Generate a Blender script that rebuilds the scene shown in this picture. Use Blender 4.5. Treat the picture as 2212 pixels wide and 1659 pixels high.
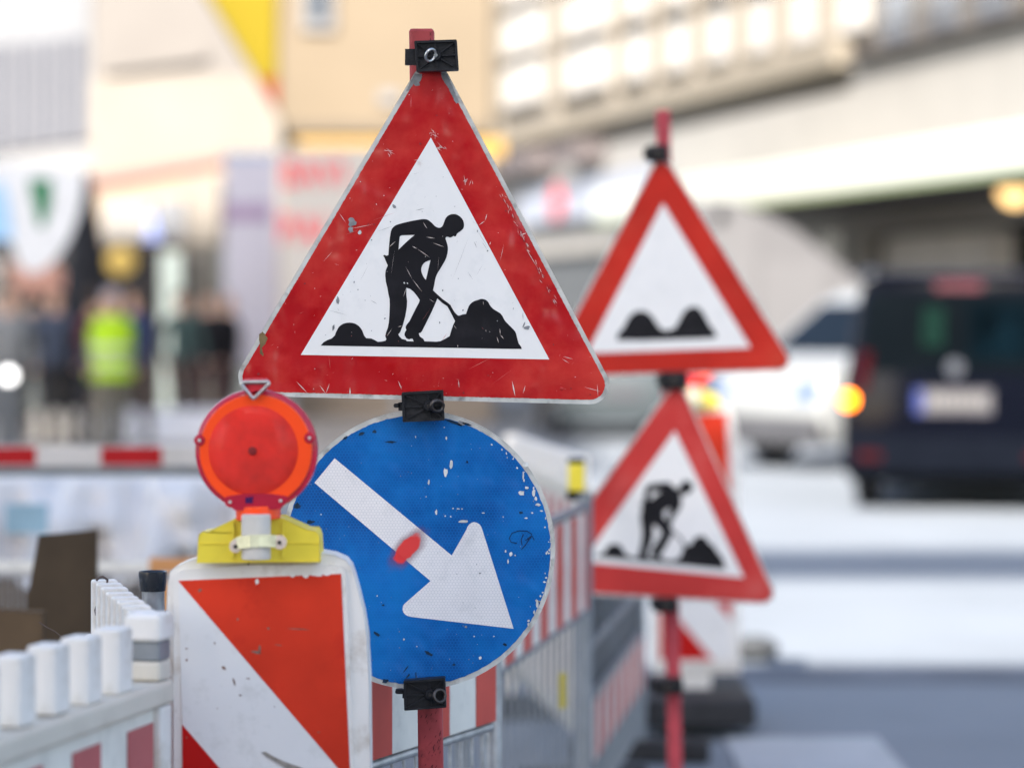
import bpy, math, random
from mathutils import Vector, Matrix
from mathutils.geometry import tessellate_polygon
R = math.radians
rnd = random.Random(7)
for o in list(bpy.data.objects):
    bpy.data.objects.remove(o)
scene = bpy.context.scene
COL = scene.collection

# ------------------------------------------------------------------ camera
CAM_H, HOR, FPX = 1.6, 680.0, 100 / 36 * 2212
cam = bpy.data.cameras.new("camera")
cam.lens = 100; cam.sensor_width = 36
cam.shift_y = (HOR - 829.5) / 2212
cam.clip_start = 0.1; cam.clip_end = 600
cam.dof.use_dof = True
cam.dof.focus_distance = 5.09
cam.dof.aperture_fstop = 1.82
camo = bpy.data.objects.new("camera", cam)
camo.location = (0, 0, CAM_H); camo.rotation_euler = (R(90), 0, 0)
COL.objects.link(camo)
scene.camera = camo

# ------------------------------------------------------------------ light
SUN_EL, SUN_AZ = R(33), math.atan2(0.26, 0.966)      # light travels towards (+.26, +.966)
world = bpy.data.worlds.new("World"); scene.world = world
world.use_nodes = True
wn = world.node_tree
sky = wn.nodes.new("ShaderNodeTexSky")
sky.sky_type = 'NISHITA'; sky.sun_disc = False
sky.sun_elevation = SUN_EL; sky.sun_rotation = SUN_AZ + math.pi
sky.air_density = 1.0; sky.dust_density = 2.2; sky.ozone_density = 1.0
bg = wn.nodes["Background"]; bg.inputs[1].default_value = 0.13
wn.links.new(sky.outputs[0], bg.inputs[0])
sl = bpy.data.lights.new("sun", 'SUN'); sl.energy = 4.9; sl.angle = R(0.5); sl.color = (1, 0.95, 0.87)
so = bpy.data.objects.new("sun", sl)
ld = Vector((0.26 * math.cos(SUN_EL), 0.966 * math.cos(SUN_EL), -math.sin(SUN_EL))).normalized()
so.rotation_euler = ld.to_track_quat('-Z', 'Y').to_euler(); so.location = (-20, -40, 40)
COL.objects.link(so)
scene.view_settings.view_transform = 'Standard'
scene.view_settings.look = 'None'
scene.view_settings.gamma = 1.0
scene.view_settings.use_curve_mapping = False
scene.view_settings.exposure = 1.86
scene.render.engine = 'CYCLES'
scene.cycles.use_denoising = True
scene.cycles.max_bounces = 7
scene.cycles.diffuse_bounces = 4
scene.cycles.sample_clamp_indirect = 6
scene.cycles.caustics_reflective = False
scene.cycles.caustics_refractive = False

# ------------------------------------------------------------------ helpers
def px(D): return D / FPX
def W(u, v, D): return Vector(((u - 1106) * px(D), D, CAM_H - (v - HOR) * px(D)))
def X(u, D): return (u - 1106) * px(D)
def Z(v, D): return CAM_H - (v - HOR) * px(D)

def wloc(o):
    p = Vector((0, 0, 0))
    while o is not None:
        p += o.location; o = o.parent
    return p

class MB:
    """collects geometry; build() links it as one mesh object"""
    def __init__(s): s.v = []; s.f = []
    def add(s, vs, fs):
        n = len(s.v); s.v += [Vector(a) for a in vs]; s.f += [tuple(i + n for i in f) for f in fs]; return s
    def box(s, x0, x1, y0, y1, z0, z1):
        vs = [(x, y, z) for z in (z0, z1) for y in (y0, y1) for x in (x0, x1)]
        return s.add(vs, [(0, 2, 3, 1), (4, 5, 7, 6), (0, 1, 5, 4), (2, 6, 7, 3), (0, 4, 6, 2), (1, 3, 7, 5)])
    def prism(s, loops, y0, y1):
        """loops: [outer, hole...] of (x,z); extruded from y0 (front) to y1"""
        pts = [p for l in loops for p in l]; n = len(pts)
        tris = tessellate_polygon([[Vector((x, z, 0)) for x, z in l] for l in loops])
        vs = [(x, y0, z) for x, z in pts] + [(x, y1, z) for x, z in pts]
        fs = []
        for t in tris:
            a, b, c = [Vector(pts[i]) for i in t]
            cr = (b.x - a.x) * (c.y - a.y) - (b.y - a.y) * (c.x - a.x)
            if abs(cr) < 1e-14: continue
            t = t if cr > 0 else t[::-1]
            fs.append(tuple(t)); fs.append(tuple(i + n for i in t[::-1]))
        k = 0
        for li, l in enumerate(loops):
            m = len(l)
            ar = sum(l[i][0] * l[(i + 1) % m][1] - l[(i + 1) % m][0] * l[i][1] for i in range(m))
            flip = (ar > 0) if li == 0 else (ar < 0)
            for i in range(m):
                a, b = k + i, k + (i + 1) % m
                fs.append((a, a + n, b + n, b) if not flip else (a, b, b + n, a + n))
            k += m
        return s.add(vs, fs)
    def cyl(s, p0, p1, r0, r1=None, seg=16, caps=True):
        p0, p1 = Vector(p0), Vector(p1); r1 = r0 if r1 is None else r1
        d = (p1 - p0).normalized()
        a = d.orthogonal().normalized(); b = d.cross(a)
        vs = []
        for p, r in ((p0, r0), (p1, r1)):
            for i in range(seg):
                t = 2 * math.pi * i / seg
                vs.append(p + a * (r * math.cos(t)) + b * (r * math.sin(t)))
        fs = [(i, (i + 1) % seg, seg + (i + 1) % seg, seg + i) for i in range(seg)]
        if caps: fs += [tuple(range(seg))[::-1], tuple(range(seg, 2 * seg))]
        return s.add(vs, fs)
    def lathe(s, c, prof, seg=24, axis='Z'):
        """prof: (r, h) list around vertical (Z) or view (Y) axis"""
        c = Vector(c); vs = []
        for r, h in prof:
            for i in range(seg):
                t = 2 * math.pi * i / seg
                if axis == 'Z': vs.append(c + Vector((r * math.cos(t), r * math.sin(t), h)))
                else: vs.append(c + Vector((r * math.cos(t), h, r * math.sin(t))))
        fs = []
        for k in range(len(prof) - 1):
            for i in range(seg):
                j = (i + 1) % seg
                q = (k * seg + i, k * seg + j, (k + 1) * seg + j, (k + 1) * seg + i)
                fs.append(q if axis == 'Z' else q[::-1])
        fs.append(tuple(range(seg))[::-1] if axis == 'Z' else tuple(range(seg)))
        e = (len(prof) - 1) * seg
        fs.append(tuple(range(e, e + seg)) if axis == 'Z' else tuple(range(e, e + seg))[::-1])
        return s.add(vs, fs)
    def tube(s, pts, r, seg=8, closed=False):
        pts = [Vector(p) for p in pts]; n = len(pts); vs = []
        up = None
        for i, p in enumerate(pts):
            if closed: d = pts[(i + 1) % n] - pts[i - 1]
            else: d = pts[min(i + 1, n - 1)] - pts[max(i - 1, 0)]
            d.normalize()
            if up is None: up = d.orthogonal().normalized()
            up = (up - d * up.dot(d)).normalized(); b = d.cross(up)
            rr = r[i] if isinstance(r, (list, tuple)) else r
            for k in range(seg):
                t = 2 * math.pi * k / seg
                vs.append(p + up * (rr * math.cos(t)) + b * (rr * math.sin(t)))
        fs = []
        for i in range(n if closed else n - 1):
            j = (i + 1) % n
            for k in range(seg):
                l = (k + 1) % seg
                fs.append((i * seg + k, i * seg + l, j * seg + l, j * seg + k))
        if not closed: fs += [tuple(range(seg))[::-1], tuple(range((n - 1) * seg, n * seg))]
        return s.add(vs, fs)
    def ball(s, c, r, seg=14, sx=1, sy=1, sz=1):
        prof = []
        n = 8
        c = Vector(c)
        vs = [c + Vector((0, 0, -r * sz))]
        for i in range(1, n):
            t = math.pi * i / n
            for k in range(seg):
                a = 2 * math.pi * k / seg
                vs.append(c + Vector((r * sx * math.sin(t) * math.cos(a), r * sy * math.sin(t) * math.sin(a), -r * sz * math.cos(t))))
        vs.append(c + Vector((0, 0, r * sz)))
        fs = [(0, 1 + (k + 1) % seg, 1 + k) for k in range(seg)]
        for i in range(n - 2):
            for k in range(seg):
                a, b = 1 + i * seg + k, 1 + i * seg + (k + 1) % seg
                fs.append((a, b, b + seg, a + seg))
        e = 1 + (n - 2) * seg
        fs += [(e + k, e + (k + 1) % seg, len(vs) - 1) for k in range(seg)]
        return s.add(vs, fs)
    def loft(s, rings):
        """rings of equal point count, closed, capped"""
        m = len(rings[0]); vs = [p for r in rings for p in r]; fs = []
        for k in range(len(rings) - 1):
            for i in range(m):
                j = (i + 1) % m
                fs.append((k * m + i, k * m + j, (k + 1) * m + j, (k + 1) * m + i))
        fs += [tuple(range(m))[::-1], tuple(range((len(rings) - 1) * m, len(rings) * m))]
        return s.add(vs, fs)
    def build(s, name, mat, parent=None, local=False, bevel=0, smooth=None, seg=2):
        me = bpy.data.meshes.new(name)
        off = Vector((0, 0, 0)) if (local or parent is None) else wloc(parent)
        org = Vector((0, 0, 0))
        if parent is None and not local:          # origin at the base of the thing
            lo = Vector([min(p[i] for p in s.v) for i in range(3)]); hi = Vector([max(p[i] for p in s.v) for i in range(3)])
            org = Vector(((lo.x + hi.x) / 2, (lo.y + hi.y) / 2, lo.z)); off = org
        me.from_pydata([tuple(p - off) for p in s.v], [], s.f)
        me.materials.append(mat)
        if smooth is not None:
            me.polygons.foreach_set('use_smooth', [True] * len(me.polygons))
            me.set_sharp_from_angle(angle=R(smooth))
        me.update()
        o = bpy.data.objects.new(name, me); COL.objects.link(o)
        o.location = org
        if parent is not None: o.parent = parent
        if bevel:
            b = o.modifiers.new("bevel", 'BEVEL'); b.width = bevel; b.segments = seg; b.limit_method = 'ANGLE'; b.angle_limit = R(40)
            b.harden_normals = False
        return o

def thing(name, label, cat, loc=(0, 0, 0), rz=0, group=None):
    o = bpy.data.objects.new(name, None); COL.objects.link(o)
    o.location = loc; o.rotation_euler = (0, 0, rz); o.empty_display_size = 0.1
    o['label'] = label; o['category'] = cat
    if group: o['group'] = group
    return o
def tag(o, label, cat, group=None):
    o['label'] = label; o['category'] = cat
    if group: o['group'] = group
    return o
def struct(o): o['kind'] = 'structure'; return o
def copy_tree(o, parent=None):
    c = o.copy(); COL.objects.link(c)
    if parent is not None: c.parent = parent
    for ch in [x for x in o.children]:
        copy_tree(ch, c)
    return c

# ------------------------------------------------------------------ materials
def nodes_of(m):
    m.use_nodes = True
    return m.node_tree, m.node_tree.nodes["Principled BSDF"]
def mat(name, col, rough=0.6, var=0.12, scale=8.0, bump=0.0, bscale=40.0, metal=0.0, dirt_sheen=None, dirt_sheen_amt=0.0, dscale=5.0, spec=0.2, emit=0.0, coat=0.0, bdist=0.002, dlo=0.52, dhi=0.72):
    m = bpy.data.materials.new(name); nt, b = nodes_of(m)
    L = nt.links.new
    tc = nt.nodes.new("ShaderNodeTexCoord")
    n = nt.nodes.new("ShaderNodeTexNoise"); n.inputs['Scale'].default_value = scale; n.inputs['Detail'].default_value = 6
    L(tc.outputs['Object'], n.inputs['Vector'])
    mr = nt.nodes.new("ShaderNodeMapRange"); mr.inputs[1].default_value = 0.3; mr.inputs[2].default_value = 0.7
    mr.inputs[3].default_value = 1 - var; mr.inputs[4].default_value = 1 + var
    L(n.outputs['Fac'], mr.inputs[0])
    mx = nt.nodes.new("ShaderNodeMix"); mx.data_type = 'RGBA'; mx.blend_type = 'MULTIPLY'; mx.inputs[0].default_value = 1
    mx.inputs[6].default_value = (*col, 1)
    cb = nt.nodes.new("ShaderNodeCombineColor")
    for i in range(3): L(mr.outputs[0], cb.inputs[i])
    L(cb.outputs[0], mx.inputs[7])
    out = mx.outputs[2]
    if dirt_sheen is not None:
        n2 = nt.nodes.new("ShaderNodeTexNoise"); n2.inputs['Scale'].default_value = dscale; n2.inputs['Detail'].default_value = 9; n2.inputs['Roughness'].default_value = 0.65
        L(tc.outputs['Object'], n2.inputs['Vector'])
        r2 = nt.nodes.new("ShaderNodeMapRange"); r2.inputs[1].default_value = dlo; r2.inputs[2].default_value = dhi; r2.inputs[4].default_value = dirt_sheen_amt
        L(n2.outputs['Fac'], r2.inputs[0])
        m2 = nt.nodes.new("ShaderNodeMix"); m2.data_type = 'RGBA'
        L(r2.outputs[0], m2.inputs[0]); L(out, m2.inputs[6]); m2.inputs[7].default_value = (*dirt_sheen, 1)
        out = m2.outputs[2]
    L(out, b.inputs['Base Color'])
    b.inputs['Roughness'].default_value = rough; b.inputs['Metallic'].default_value = metal
    b.inputs['Specular IOR Level'].default_value = spec
    b.inputs['Coat Weight'].default_value = coat; b.inputs['Coat Roughness'].default_value = 0.12
    if emit: 
        b.inputs['Emission Color'].default_value = (*col, 1); b.inputs['Emission Strength'].default_value = emit
    if bump:
        n3 = nt.nodes.new("ShaderNodeTexNoise"); n3.inputs['Scale'].default_value = bscale; n3.inputs['Detail'].default_value = 3
        L(tc.outputs['Object'], n3.inputs['Vector'])
        bp = nt.nodes.new("ShaderNodeBump"); bp.inputs['Strength'].default_value = bump; bp.inputs['Distance'].default_value = bdist
        L(n3.outputs['Fac'], bp.inputs['Height']); L(bp.outputs[0], b.inputs['Normal'])
    return m

def add_spray_and_hex(m, base, hexamt, pitch=0.0058, spray=None):
    """retroreflective honeycomb sheet; optional sprayed red patch (cx,cz,ux,uz,half_len,half_wid)"""
    nt, b = m.node_tree, m.node_tree.nodes["Principled BSDF"]; L = nt.links.new
    def N(op, a, c=None, d=None):
        n = nt.nodes.new("ShaderNodeMath"); n.operation = op
        for i, q in enumerate((a, c, d)):
            if q is None: continue
            if isinstance(q, (int, float)): n.inputs[i].default_value = q
            else: L(q, n.inputs[i])
        return n.outputs[0]
    tc = nt.nodes.new("ShaderNodeTexCoord"); sp = nt.nodes.new("ShaderNodeSeparateXYZ"); L(tc.outputs['Object'], sp.inputs[0])
    x, z = sp.outputs[0], sp.outputs[2]
    px_, pz_ = pitch, pitch * math.sqrt(3)
    def lat(ox, oz):
        fx = N('SUBTRACT', N('FRACT', N('ADD', N('DIVIDE', x, px_), 100.5 + ox)), 0.5)
        fz = N('SUBTRACT', N('FRACT', N('ADD', N('DIVIDE', z, pz_), 100.5 + oz)), 0.5)
        return N('SQRT', N('ADD', N('MULTIPLY', fx, fx), N('MULTIPLY', N('MULTIPLY', fz, 1.732), N('MULTIPLY', fz, 1.732))))
    d = N('MINIMUM', lat(0, 0), lat(0.5, 0.5))
    edge = nt.nodes.new("ShaderNodeMapRange"); edge.interpolation_type = 'SMOOTHSTEP'
    edge.inputs[1].default_value = 0.38; edge.inputs[2].default_value = 0.52
    L(d, edge.inputs[0])
    old = b.inputs['Base Color'].links[0].from_socket
    mx = nt.nodes.new("ShaderNodeMix"); mx.data_type = 'RGBA'
    L(N('MULTIPLY', edge.outputs[0], hexamt), mx.inputs[0]); L(old, mx.inputs[6]); mx.inputs[7].default_value = (base[0], base[1], base[2], 1)
    out = mx.outputs[2]
    if spray:
        cx, cz, ux, uz, hl, hw = spray
        dx, dz = N('SUBTRACT', x, cx), N('SUBTRACT', z, cz)
        al = N('DIVIDE', N('ADD', N('MULTIPLY', dx, ux), N('MULTIPLY', dz, uz)), hl)
        ac = N('DIVIDE', N('SUBTRACT', N('MULTIPLY', dx, uz), N('MULTIPLY', dz, ux)), hw)
        rr = N('SQRT', N('ADD', N('MULTIPLY', al, al), N('MULTIPLY', ac, ac)))
        ns = nt.nodes.new("ShaderNodeTexNoise"); ns.inputs['Scale'].default_value = 45; ns.inputs['Detail'].default_value = 4
        L(tc.outputs['Object'], ns.inputs['Vector'])
        rr = N('ADD', rr, N('MULTIPLY', N('SUBTRACT', ns.outputs['Fac'], 0.5), 0.9))
        s1 = nt.nodes.new("ShaderNodeMapRange"); s1.interpolation_type = 'SMOOTHSTEP'
        s1.inputs[1].default_value = 1.9; s1.inputs[2].default_value = 1.0; s1.inputs[3].default_value = 0; s1.inputs[4].default_value = 0.6
        L(rr, s1.inputs[0])
        mh = nt.nodes.new("ShaderNodeMix"); mh.data_type = 'RGBA'; L(s1.outputs[0], mh.inputs[0]); L(out, mh.inputs[6]); mh.inputs[7].default_value = (0.16, 0.035, 0.06, 1)
        s2 = nt.nodes.new("ShaderNodeMapRange"); s2.interpolation_type = 'SMOOTHSTEP'
        s2.inputs[1].default_value = 1.15; s2.inputs[2].default_value = 0.85; s2.inputs[3].default_value = 0; s2.inputs[4].default_value = 0.95
        L(rr, s2.inputs[0])
        mc = nt.nodes.new("ShaderNodeMix"); mc.data_type = 'RGBA'; L(s2.outputs[0], mc.inputs[0]); L(mh.outputs[2], mc.inputs[6]); mc.inputs[7].default_value = (0.72, 0.035, 0.03, 1)
        out = mc.outputs[2]
    L(out, b.inputs['Base Color'])

M = {}
M['road'] = mat("asphalt", (0.196, 0.213, 0.234), 0.85, 0.10, 0.6, 0.3, 60, dirt_sheen=(0.15, 0.165, 0.18), dirt_sheen_amt=0.7, dscale=0.45)
M['mark'] = mat("road paint", (0.40, 0.41, 0.42), 0.7, 0.1, 3, dirt_sheen=(0.3, 0.3, 0.3), dirt_sheen_amt=0.5, dscale=4)
M['paving'] = mat("paving", (0.30, 0.27, 0.235), 0.85, 0.25, 1.2)
M['red_film'] = mat("red sign film", (0.44, 0.004, 0.006), 0.24, 0.16, 5, 0.8, 4.5, dirt_sheen=(0.55, 0.05, 0.032), dirt_sheen_amt=0.75, dscale=5, spec=0.4, bdist=0.06, dlo=0.44, dhi=0.66)  # paler patches are fading plus reflections off dents, painted into the colour
M['white_film'] = mat("white sign film", (0.80, 0.775, 0.74), 0.38, 0.025, 6, 0.25, 8, dirt_sheen=(0.56, 0.56, 0.55), dirt_sheen_amt=0.35, dscale=14, spec=0.3, bdist=0.006)
M['black_film'] = mat("black sign print", (0.010, 0.009, 0.011), 0.36, 0.3, 10, 0.6, 10, spec=0.2, bdist=0.008, dirt_sheen=(0.03, 0.027, 0.03), dirt_sheen_amt=0.7)
M['rim'] = mat("worn aluminium edge", (0.52, 0.51, 0.47), 0.55, 0.2, 30, 0.3, 60, dirt_sheen=(0.20, 0.185, 0.165), dirt_sheen_amt=0.9, dscale=26)
M['rust'] = mat("rusty edge", (0.16, 0.11, 0.05), 0.8, 0.4, 60)
M['scratch'] = mat("light scratch", (0.72, 0.62, 0.56), 0.6, 0.1, 50)
M['scratch_pink'] = mat("pinkish scratch", (0.58, 0.17, 0.14), 0.6, 0.2, 50)
M['scratch_dark'] = mat("dark scratch", (0.13, 0.12, 0.115), 0.6, 0.3, 50)
M['bare'] = mat("bare metal chip", (0.23, 0.23, 0.235), 0.5, 0.35, 80, metal=0.2)
M['chip'] = mat("pale chip", (0.60, 0.60, 0.57), 0.6, 0.25, 90)
M['tint'] = mat("dark red abrasion", (0.23, 0.02, 0.02), 0.6, 0.3, 60)
M['clamp'] = mat("black plastic", (0.013, 0.013, 0.015), 0.45, 0.35, 40, 0.5, 120, dirt_sheen=(0.035, 0.034, 0.035), dirt_sheen_amt=0.5, dscale=30, spec=0.25)
M['steel'] = mat("zinc steel", (0.55, 0.52, 0.48), 0.28, 0.15, 60, metal=1.0)
M['dark_steel'] = mat("dark steel", (0.07, 0.06, 0.055), 0.35, 0.3, 60, metal=0.8)
M['brass'] = mat("passivated zinc", (0.95, 0.90, 0.58), 0.2, 0.2, 60, metal=0.35)
M['pole'] = mat("faded red pole", (0.36, 0.055, 0.058), 0.5, 0.22, 14, 0.3, 60, dirt_sheen=(0.10, 0.02, 0.022), dirt_sheen_amt=0.7, dscale=26)
M['pole_far'] = mat("pink red pole", (0.42, 0.06, 0.075), 0.5, 0.2, 14)
M['galv'] = mat("galvanised steel", (0.42, 0.42, 0.42), 0.42, 0.3, 25, metal=0.6, dirt_sheen=(0.3, 0.3, 0.3), dirt_sheen_amt=0.5, dscale=12)
M['galv_soft'] = mat("grey painted steel", (0.23, 0.245, 0.26), 0.5, 0.2, 14, metal=0.3)
M['plastic'] = mat("white plastic", (0.72, 0.68, 0.63), 0.45, 0.08, 8, dirt_sheen=(0.44, 0.38, 0.30), dirt_sheen_amt=0.75, dscale=12, bump=0.2, bscale=60, coat=0.0)
M['plastic_warm'] = mat("yellowed plastic", (0.58, 0.53, 0.45), 0.45, 0.06, 8, dirt_sheen=(0.42, 0.37, 0.30), dirt_sheen_amt=0.5, dscale=9)
M['stripe_pink'] = mat("faded red stripe", (0.42, 0.10, 0.10), 0.45, 0.1, 10)
M['stripe_red'] = mat("red stripe", (0.52, 0.075, 0.055), 0.45, 0.12, 10, dirt_sheen=(0.3, 0.08, 0.06), dirt_sheen_amt=0.5)
M['board_white'] = mat("white board", (0.70, 0.67, 0.60), 0.45, 0.07, 10, dirt_sheen=(0.4, 0.38, 0.34), dirt_sheen_amt=0.5, dscale=12)
M['beacon_white'] = mat("beacon plastic", (0.76, 0.73, 0.69), 0.4, 0.06, 8, dirt_sheen=(0.42, 0.35, 0.28), dirt_sheen_amt=0.75, dscale=14)
M['beacon_sheet'] = mat("beacon white sheet", (0.74, 0.73, 0.72), 0.35, 0.03, 8, dirt_sheen=(0.40, 0.40, 0.37), dirt_sheen_amt=0.45, dscale=16)
M['beacon_red'] = mat("beacon red sheet", (0.62, 0.040, 0.016), 0.30, 0.2, 5, 0.6, 5, dirt_sheen=(0.40, 0.012, 0.01), dirt_sheen_amt=0.8, dscale=6, bdist=0.01)
M['beacon_deep'] = mat("beacon deep red", (0.50, 0.008, 0.006), 0.34, 0.1, 5)
M['lens'] = mat("lamp orange", (0.98, 0.075, 0.010), 0.3, 0.05, 12, coat=0.1, spec=0.3)
M['yellow'] = mat("yellow plastic", (0.80, 0.64, 0.06), 0.42, 0.06, 12, dirt_sheen=(0.6, 0.47, 0.06), dirt_sheen_amt=0.4, dscale=10)
M['tube_grey'] = mat("grey spigot", (0.60, 0.56, 0.50), 0.5, 0.08, 20)
M['rubber'] = mat("black rubber", (0.03, 0.03, 0.033), 0.6, 0.3, 14)
M['cap'] = mat("glossy black cap", (0.012, 0.014, 0.018), 0.22, 0.3, 14, spec=0.6)
M['wire'] = mat("brown wire", (0.10, 0.075, 0.065), 0.5, 0.2, 14, metal=0.5)
M['wood'] = mat("dark wood board", (0.062, 0.043, 0.026), 0.7, 0.3, 5)
M['wood2'] = mat("light wood board", (0.11, 0.072, 0.04), 0.7, 0.3, 5)
M['wood3'] = mat("orange plank", (0.55, 0.26, 0.10), 0.7, 0.2, 5)
M['tarp'] = mat("white tarpaulin", (0.57, 0.54, 0.51), 0.4, 0.1, 2, 0.6, 3, bdist=0.05)
M['crimson'] = None
def lamp_shell_mat():
    m = bpy.data.materials.new("crimson clear plastic"); nt, b = nodes_of(m)
    b.inputs['Base Color'].default_value = (0.70, 0.03, 0.065, 1); b.inputs['Roughness'].default_value = 0.18
    b.inputs['Coat Weight'].default_value = 0.5
    tc = nt.nodes.new("ShaderNodeTexCoord"); n = nt.nodes.new("ShaderNodeTexNoise"); n.inputs['Scale'].default_value = 30
    nt.links.new(tc.outputs['Object'], n.inputs['Vector'])
    r = nt.nodes.new("ShaderNodeMapRange"); r.inputs[3].default_value = 0.12; r.inputs[4].default_value = 0.3
    nt.links.new(n.outputs['Fac'], r.inputs[0]); nt.links.new(r.outputs[0], b.inputs['Roughness'])
    b.inputs['Transmission Weight'].default_value = 0.4; b.inputs['IOR'].default_value = 1.2
    return m
M['crimson'] = lamp_shell_mat()
def lens_mat():
    m = mat("ribbed lamp lens", (0.82, 0.030, 0.016), 0.26, 0.2, 22, spec=0.2, coat=0.12, dirt_sheen=(0.85, 0.035, 0.02), dirt_sheen_amt=0.8, dscale=11)
    nt, b = m.node_tree, m.node_tree.nodes["Principled BSDF"]; L = nt.links.new
    tc = nt.nodes.new("ShaderNodeTexCoord")
    w1 = nt.nodes.new("ShaderNodeTexWave"); w1.bands_direction = 'Z'; w1.inputs['Scale'].default_value = 75
    w2 = nt.nodes.new("ShaderNodeTexWave"); w2.bands_direction = 'X'; w2.inputs['Scale'].default_value = 75
    ad = nt.nodes.new("ShaderNodeMath"); ad.operation = 'ADD'
    for w, k in ((w1, 0), (w2, 1)):
        L(tc.outputs['Object'], w.inputs['Vector']); L(w.outputs['Fac'], ad.inputs[k])
    bp = nt.nodes.new("ShaderNodeBump"); bp.inputs['Strength'].default_value = 0.7; bp.inputs['Distance'].default_value = 0.0018
    L(ad.outputs[0], bp.inputs['Height']); L(bp.outputs[0], b.inputs['Normal'])
    return m
M['ribbed'] = lens_mat()

# ================================================================== SETTING
road = struct(MB().box(-150, 150, -90, 260, -0.3, 0.0).build("road", M['road'], local=True))
mk = MB()
mk.box(X(1570, 10.6), X(1905, 10.6), 9.2, 10.75, 0.004, 0.008)
struct(mk.build("road_marking", M['mark'], local=True))
kb = MB(); kb.box(-3, 30, 12.35, 12.95, 0.001, 0.004)
struct(kb.build("road_patch", mat("dark asphalt joint", (0.12, 0.13, 0.15), 0.9, 0.2, 2), local=True))
kb = MB(); kb.box(-60, -1.2, 24.0, 52, 0.0, 0.12)
struct(kb.build("pavement", M['paving'], local=True, bevel=0.02))
kb = MB(); kb.box(-60, -1.2, 23.75, 23.99, 0.0, 0.13)
struct(kb.build("kerb", mat("granite kerb", (0.3, 0.3, 0.3), 0.7), local=True, bevel=0.02))

# ------------------------------------------------------------------ buildings
def wall_m(n, c, v=0.06): return mat(n, c, 0.85, v, 0.8)
def lit_m(n, c, v=0.06): return mat(n, tuple(q * 0.78 for q in c), 0.85, v, 0.8)
M['w_beige'] = lit_m("beige render", (0.20, 0.18, 0.155))
M['w_white'] = lit_m("pale render", (0.31, 0.295, 0.275))
M['w_cream'] = lit_m("cream render", (0.185, 0.148, 0.105))
M['w_pale'] = lit_m("pale pink render", (0.185, 0.17, 0.158))
M['w_bright'] = lit_m("bright white render", (0.24, 0.215, 0.185))
M['w_grey'] = lit_m("blueish white panel", (0.20, 0.205, 0.218))
M['w_lav'] = lit_m("lavender glass strip", (0.092, 0.095, 0.115))
M['w_yellow'] = lit_m("yellow paint", (0.20, 0.148, 0.006))
M['w_orange'] = lit_m("orange red paint", (0.22, 0.035, 0.010))
M['w_pinkline'] = wall_m("pink moulding", (0.17, 0.088, 0.08))
M['w_taupe'] = wall_m("taupe moulding", (0.10, 0.082, 0.062))
M['fascia'] = mat("white fascia", (0.46, 0.475, 0.43), 0.5, 0.03, 2)
M['pane_bright'] = mat("pane with white blind", (0.42, 0.40, 0.375), 0.3, 0.04, 1)
M['pane_blue'] = mat("blue grey pane", (0.12, 0.14, 0.17), 0.12, 0.3, 1, spec=0.8)
M['pane_dark'] = mat("dark pane", (0.02, 0.022, 0.025), 0.12, 0.3, 1, spec=0.5)
M['shop_glass'] = mat("pale shop glass", (0.21, 0.235, 0.23), 0.2, 0.2, 0.8)
M['iron'] = mat("dark iron", (0.03, 0.026, 0.028), 0.5, 0.3, 3)
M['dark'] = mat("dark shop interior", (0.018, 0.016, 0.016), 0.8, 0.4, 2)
M['louver'] = mat("grey shutter", (0.12, 0.115, 0.105), 0.6, 0.1, 2)
M['sign_blue'] = mat("bluish shop board", (0.24, 0.26, 0.31), 0.5, 0.1, 1)
M['sign_red'] = mat("red shop dot", (0.42, 0.03, 0.035), 0.5, 0.1, 1)

# building behind the camera that throws the shade over the near roadworks
YB = -25.0
HB = (13.0 - YB) / 0.966 * math.tan(SUN_EL)
b = thing("office_building", "tall grey office block behind the viewpoint that shades the roadworks", "building", (-10, YB, 0))
MB().box(-17.99, 8, YB - 16, YB, 0, HB).build("wall", wall_m("grey office render", (0.55, 0.52, 0.47)), b)
h1 = (17.7 - YB) / 0.966 * math.tan(SUN_EL); h2 = (19.4 - YB) / 0.966 * math.tan(SUN_EL)
MB().box(-17.99, 8, YB - 0.5, YB, h1, h2).build("shadow_beam", M['w_grey'], b)  # unseen beam, added only to cast the shadow band on the road
MB().box(-31, -17.6, YB - 15, YB + 0.01, HB + 0.01, 2.3 + (40.5 - YB) / 0.966 * math.tan(SUN_EL)).build("shade_tower", M['w_grey'], b)  # unseen high-rise, added to put the left background in shade
mb = MB()
for i in range(5): mb.box(-17.5 + i * 6.2 - 0.1, -17.5 + i * 6.2 + 0.1, YB - 0.45, YB - 0.05, HB, h1)
mb.build("shadow_beam_posts", M['w_grey'], b)  # posts that hold the added beam
me = None
for fl in range(7):
    for c in range(7):
        x = -16 + c * 3.7; z = 1.2 + fl * 3.6
        if me is None:
            p = MB().box(-1.3, 1.3, 0, 0.04, 0, 1.9).build("window", M['pane_blue'], b, local=True); me = p.data
        else:
            p = bpy.data.objects.new("window", me); COL.objects.link(p); p.parent = b
        p.location = (x + 10, 0.001, z)

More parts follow.
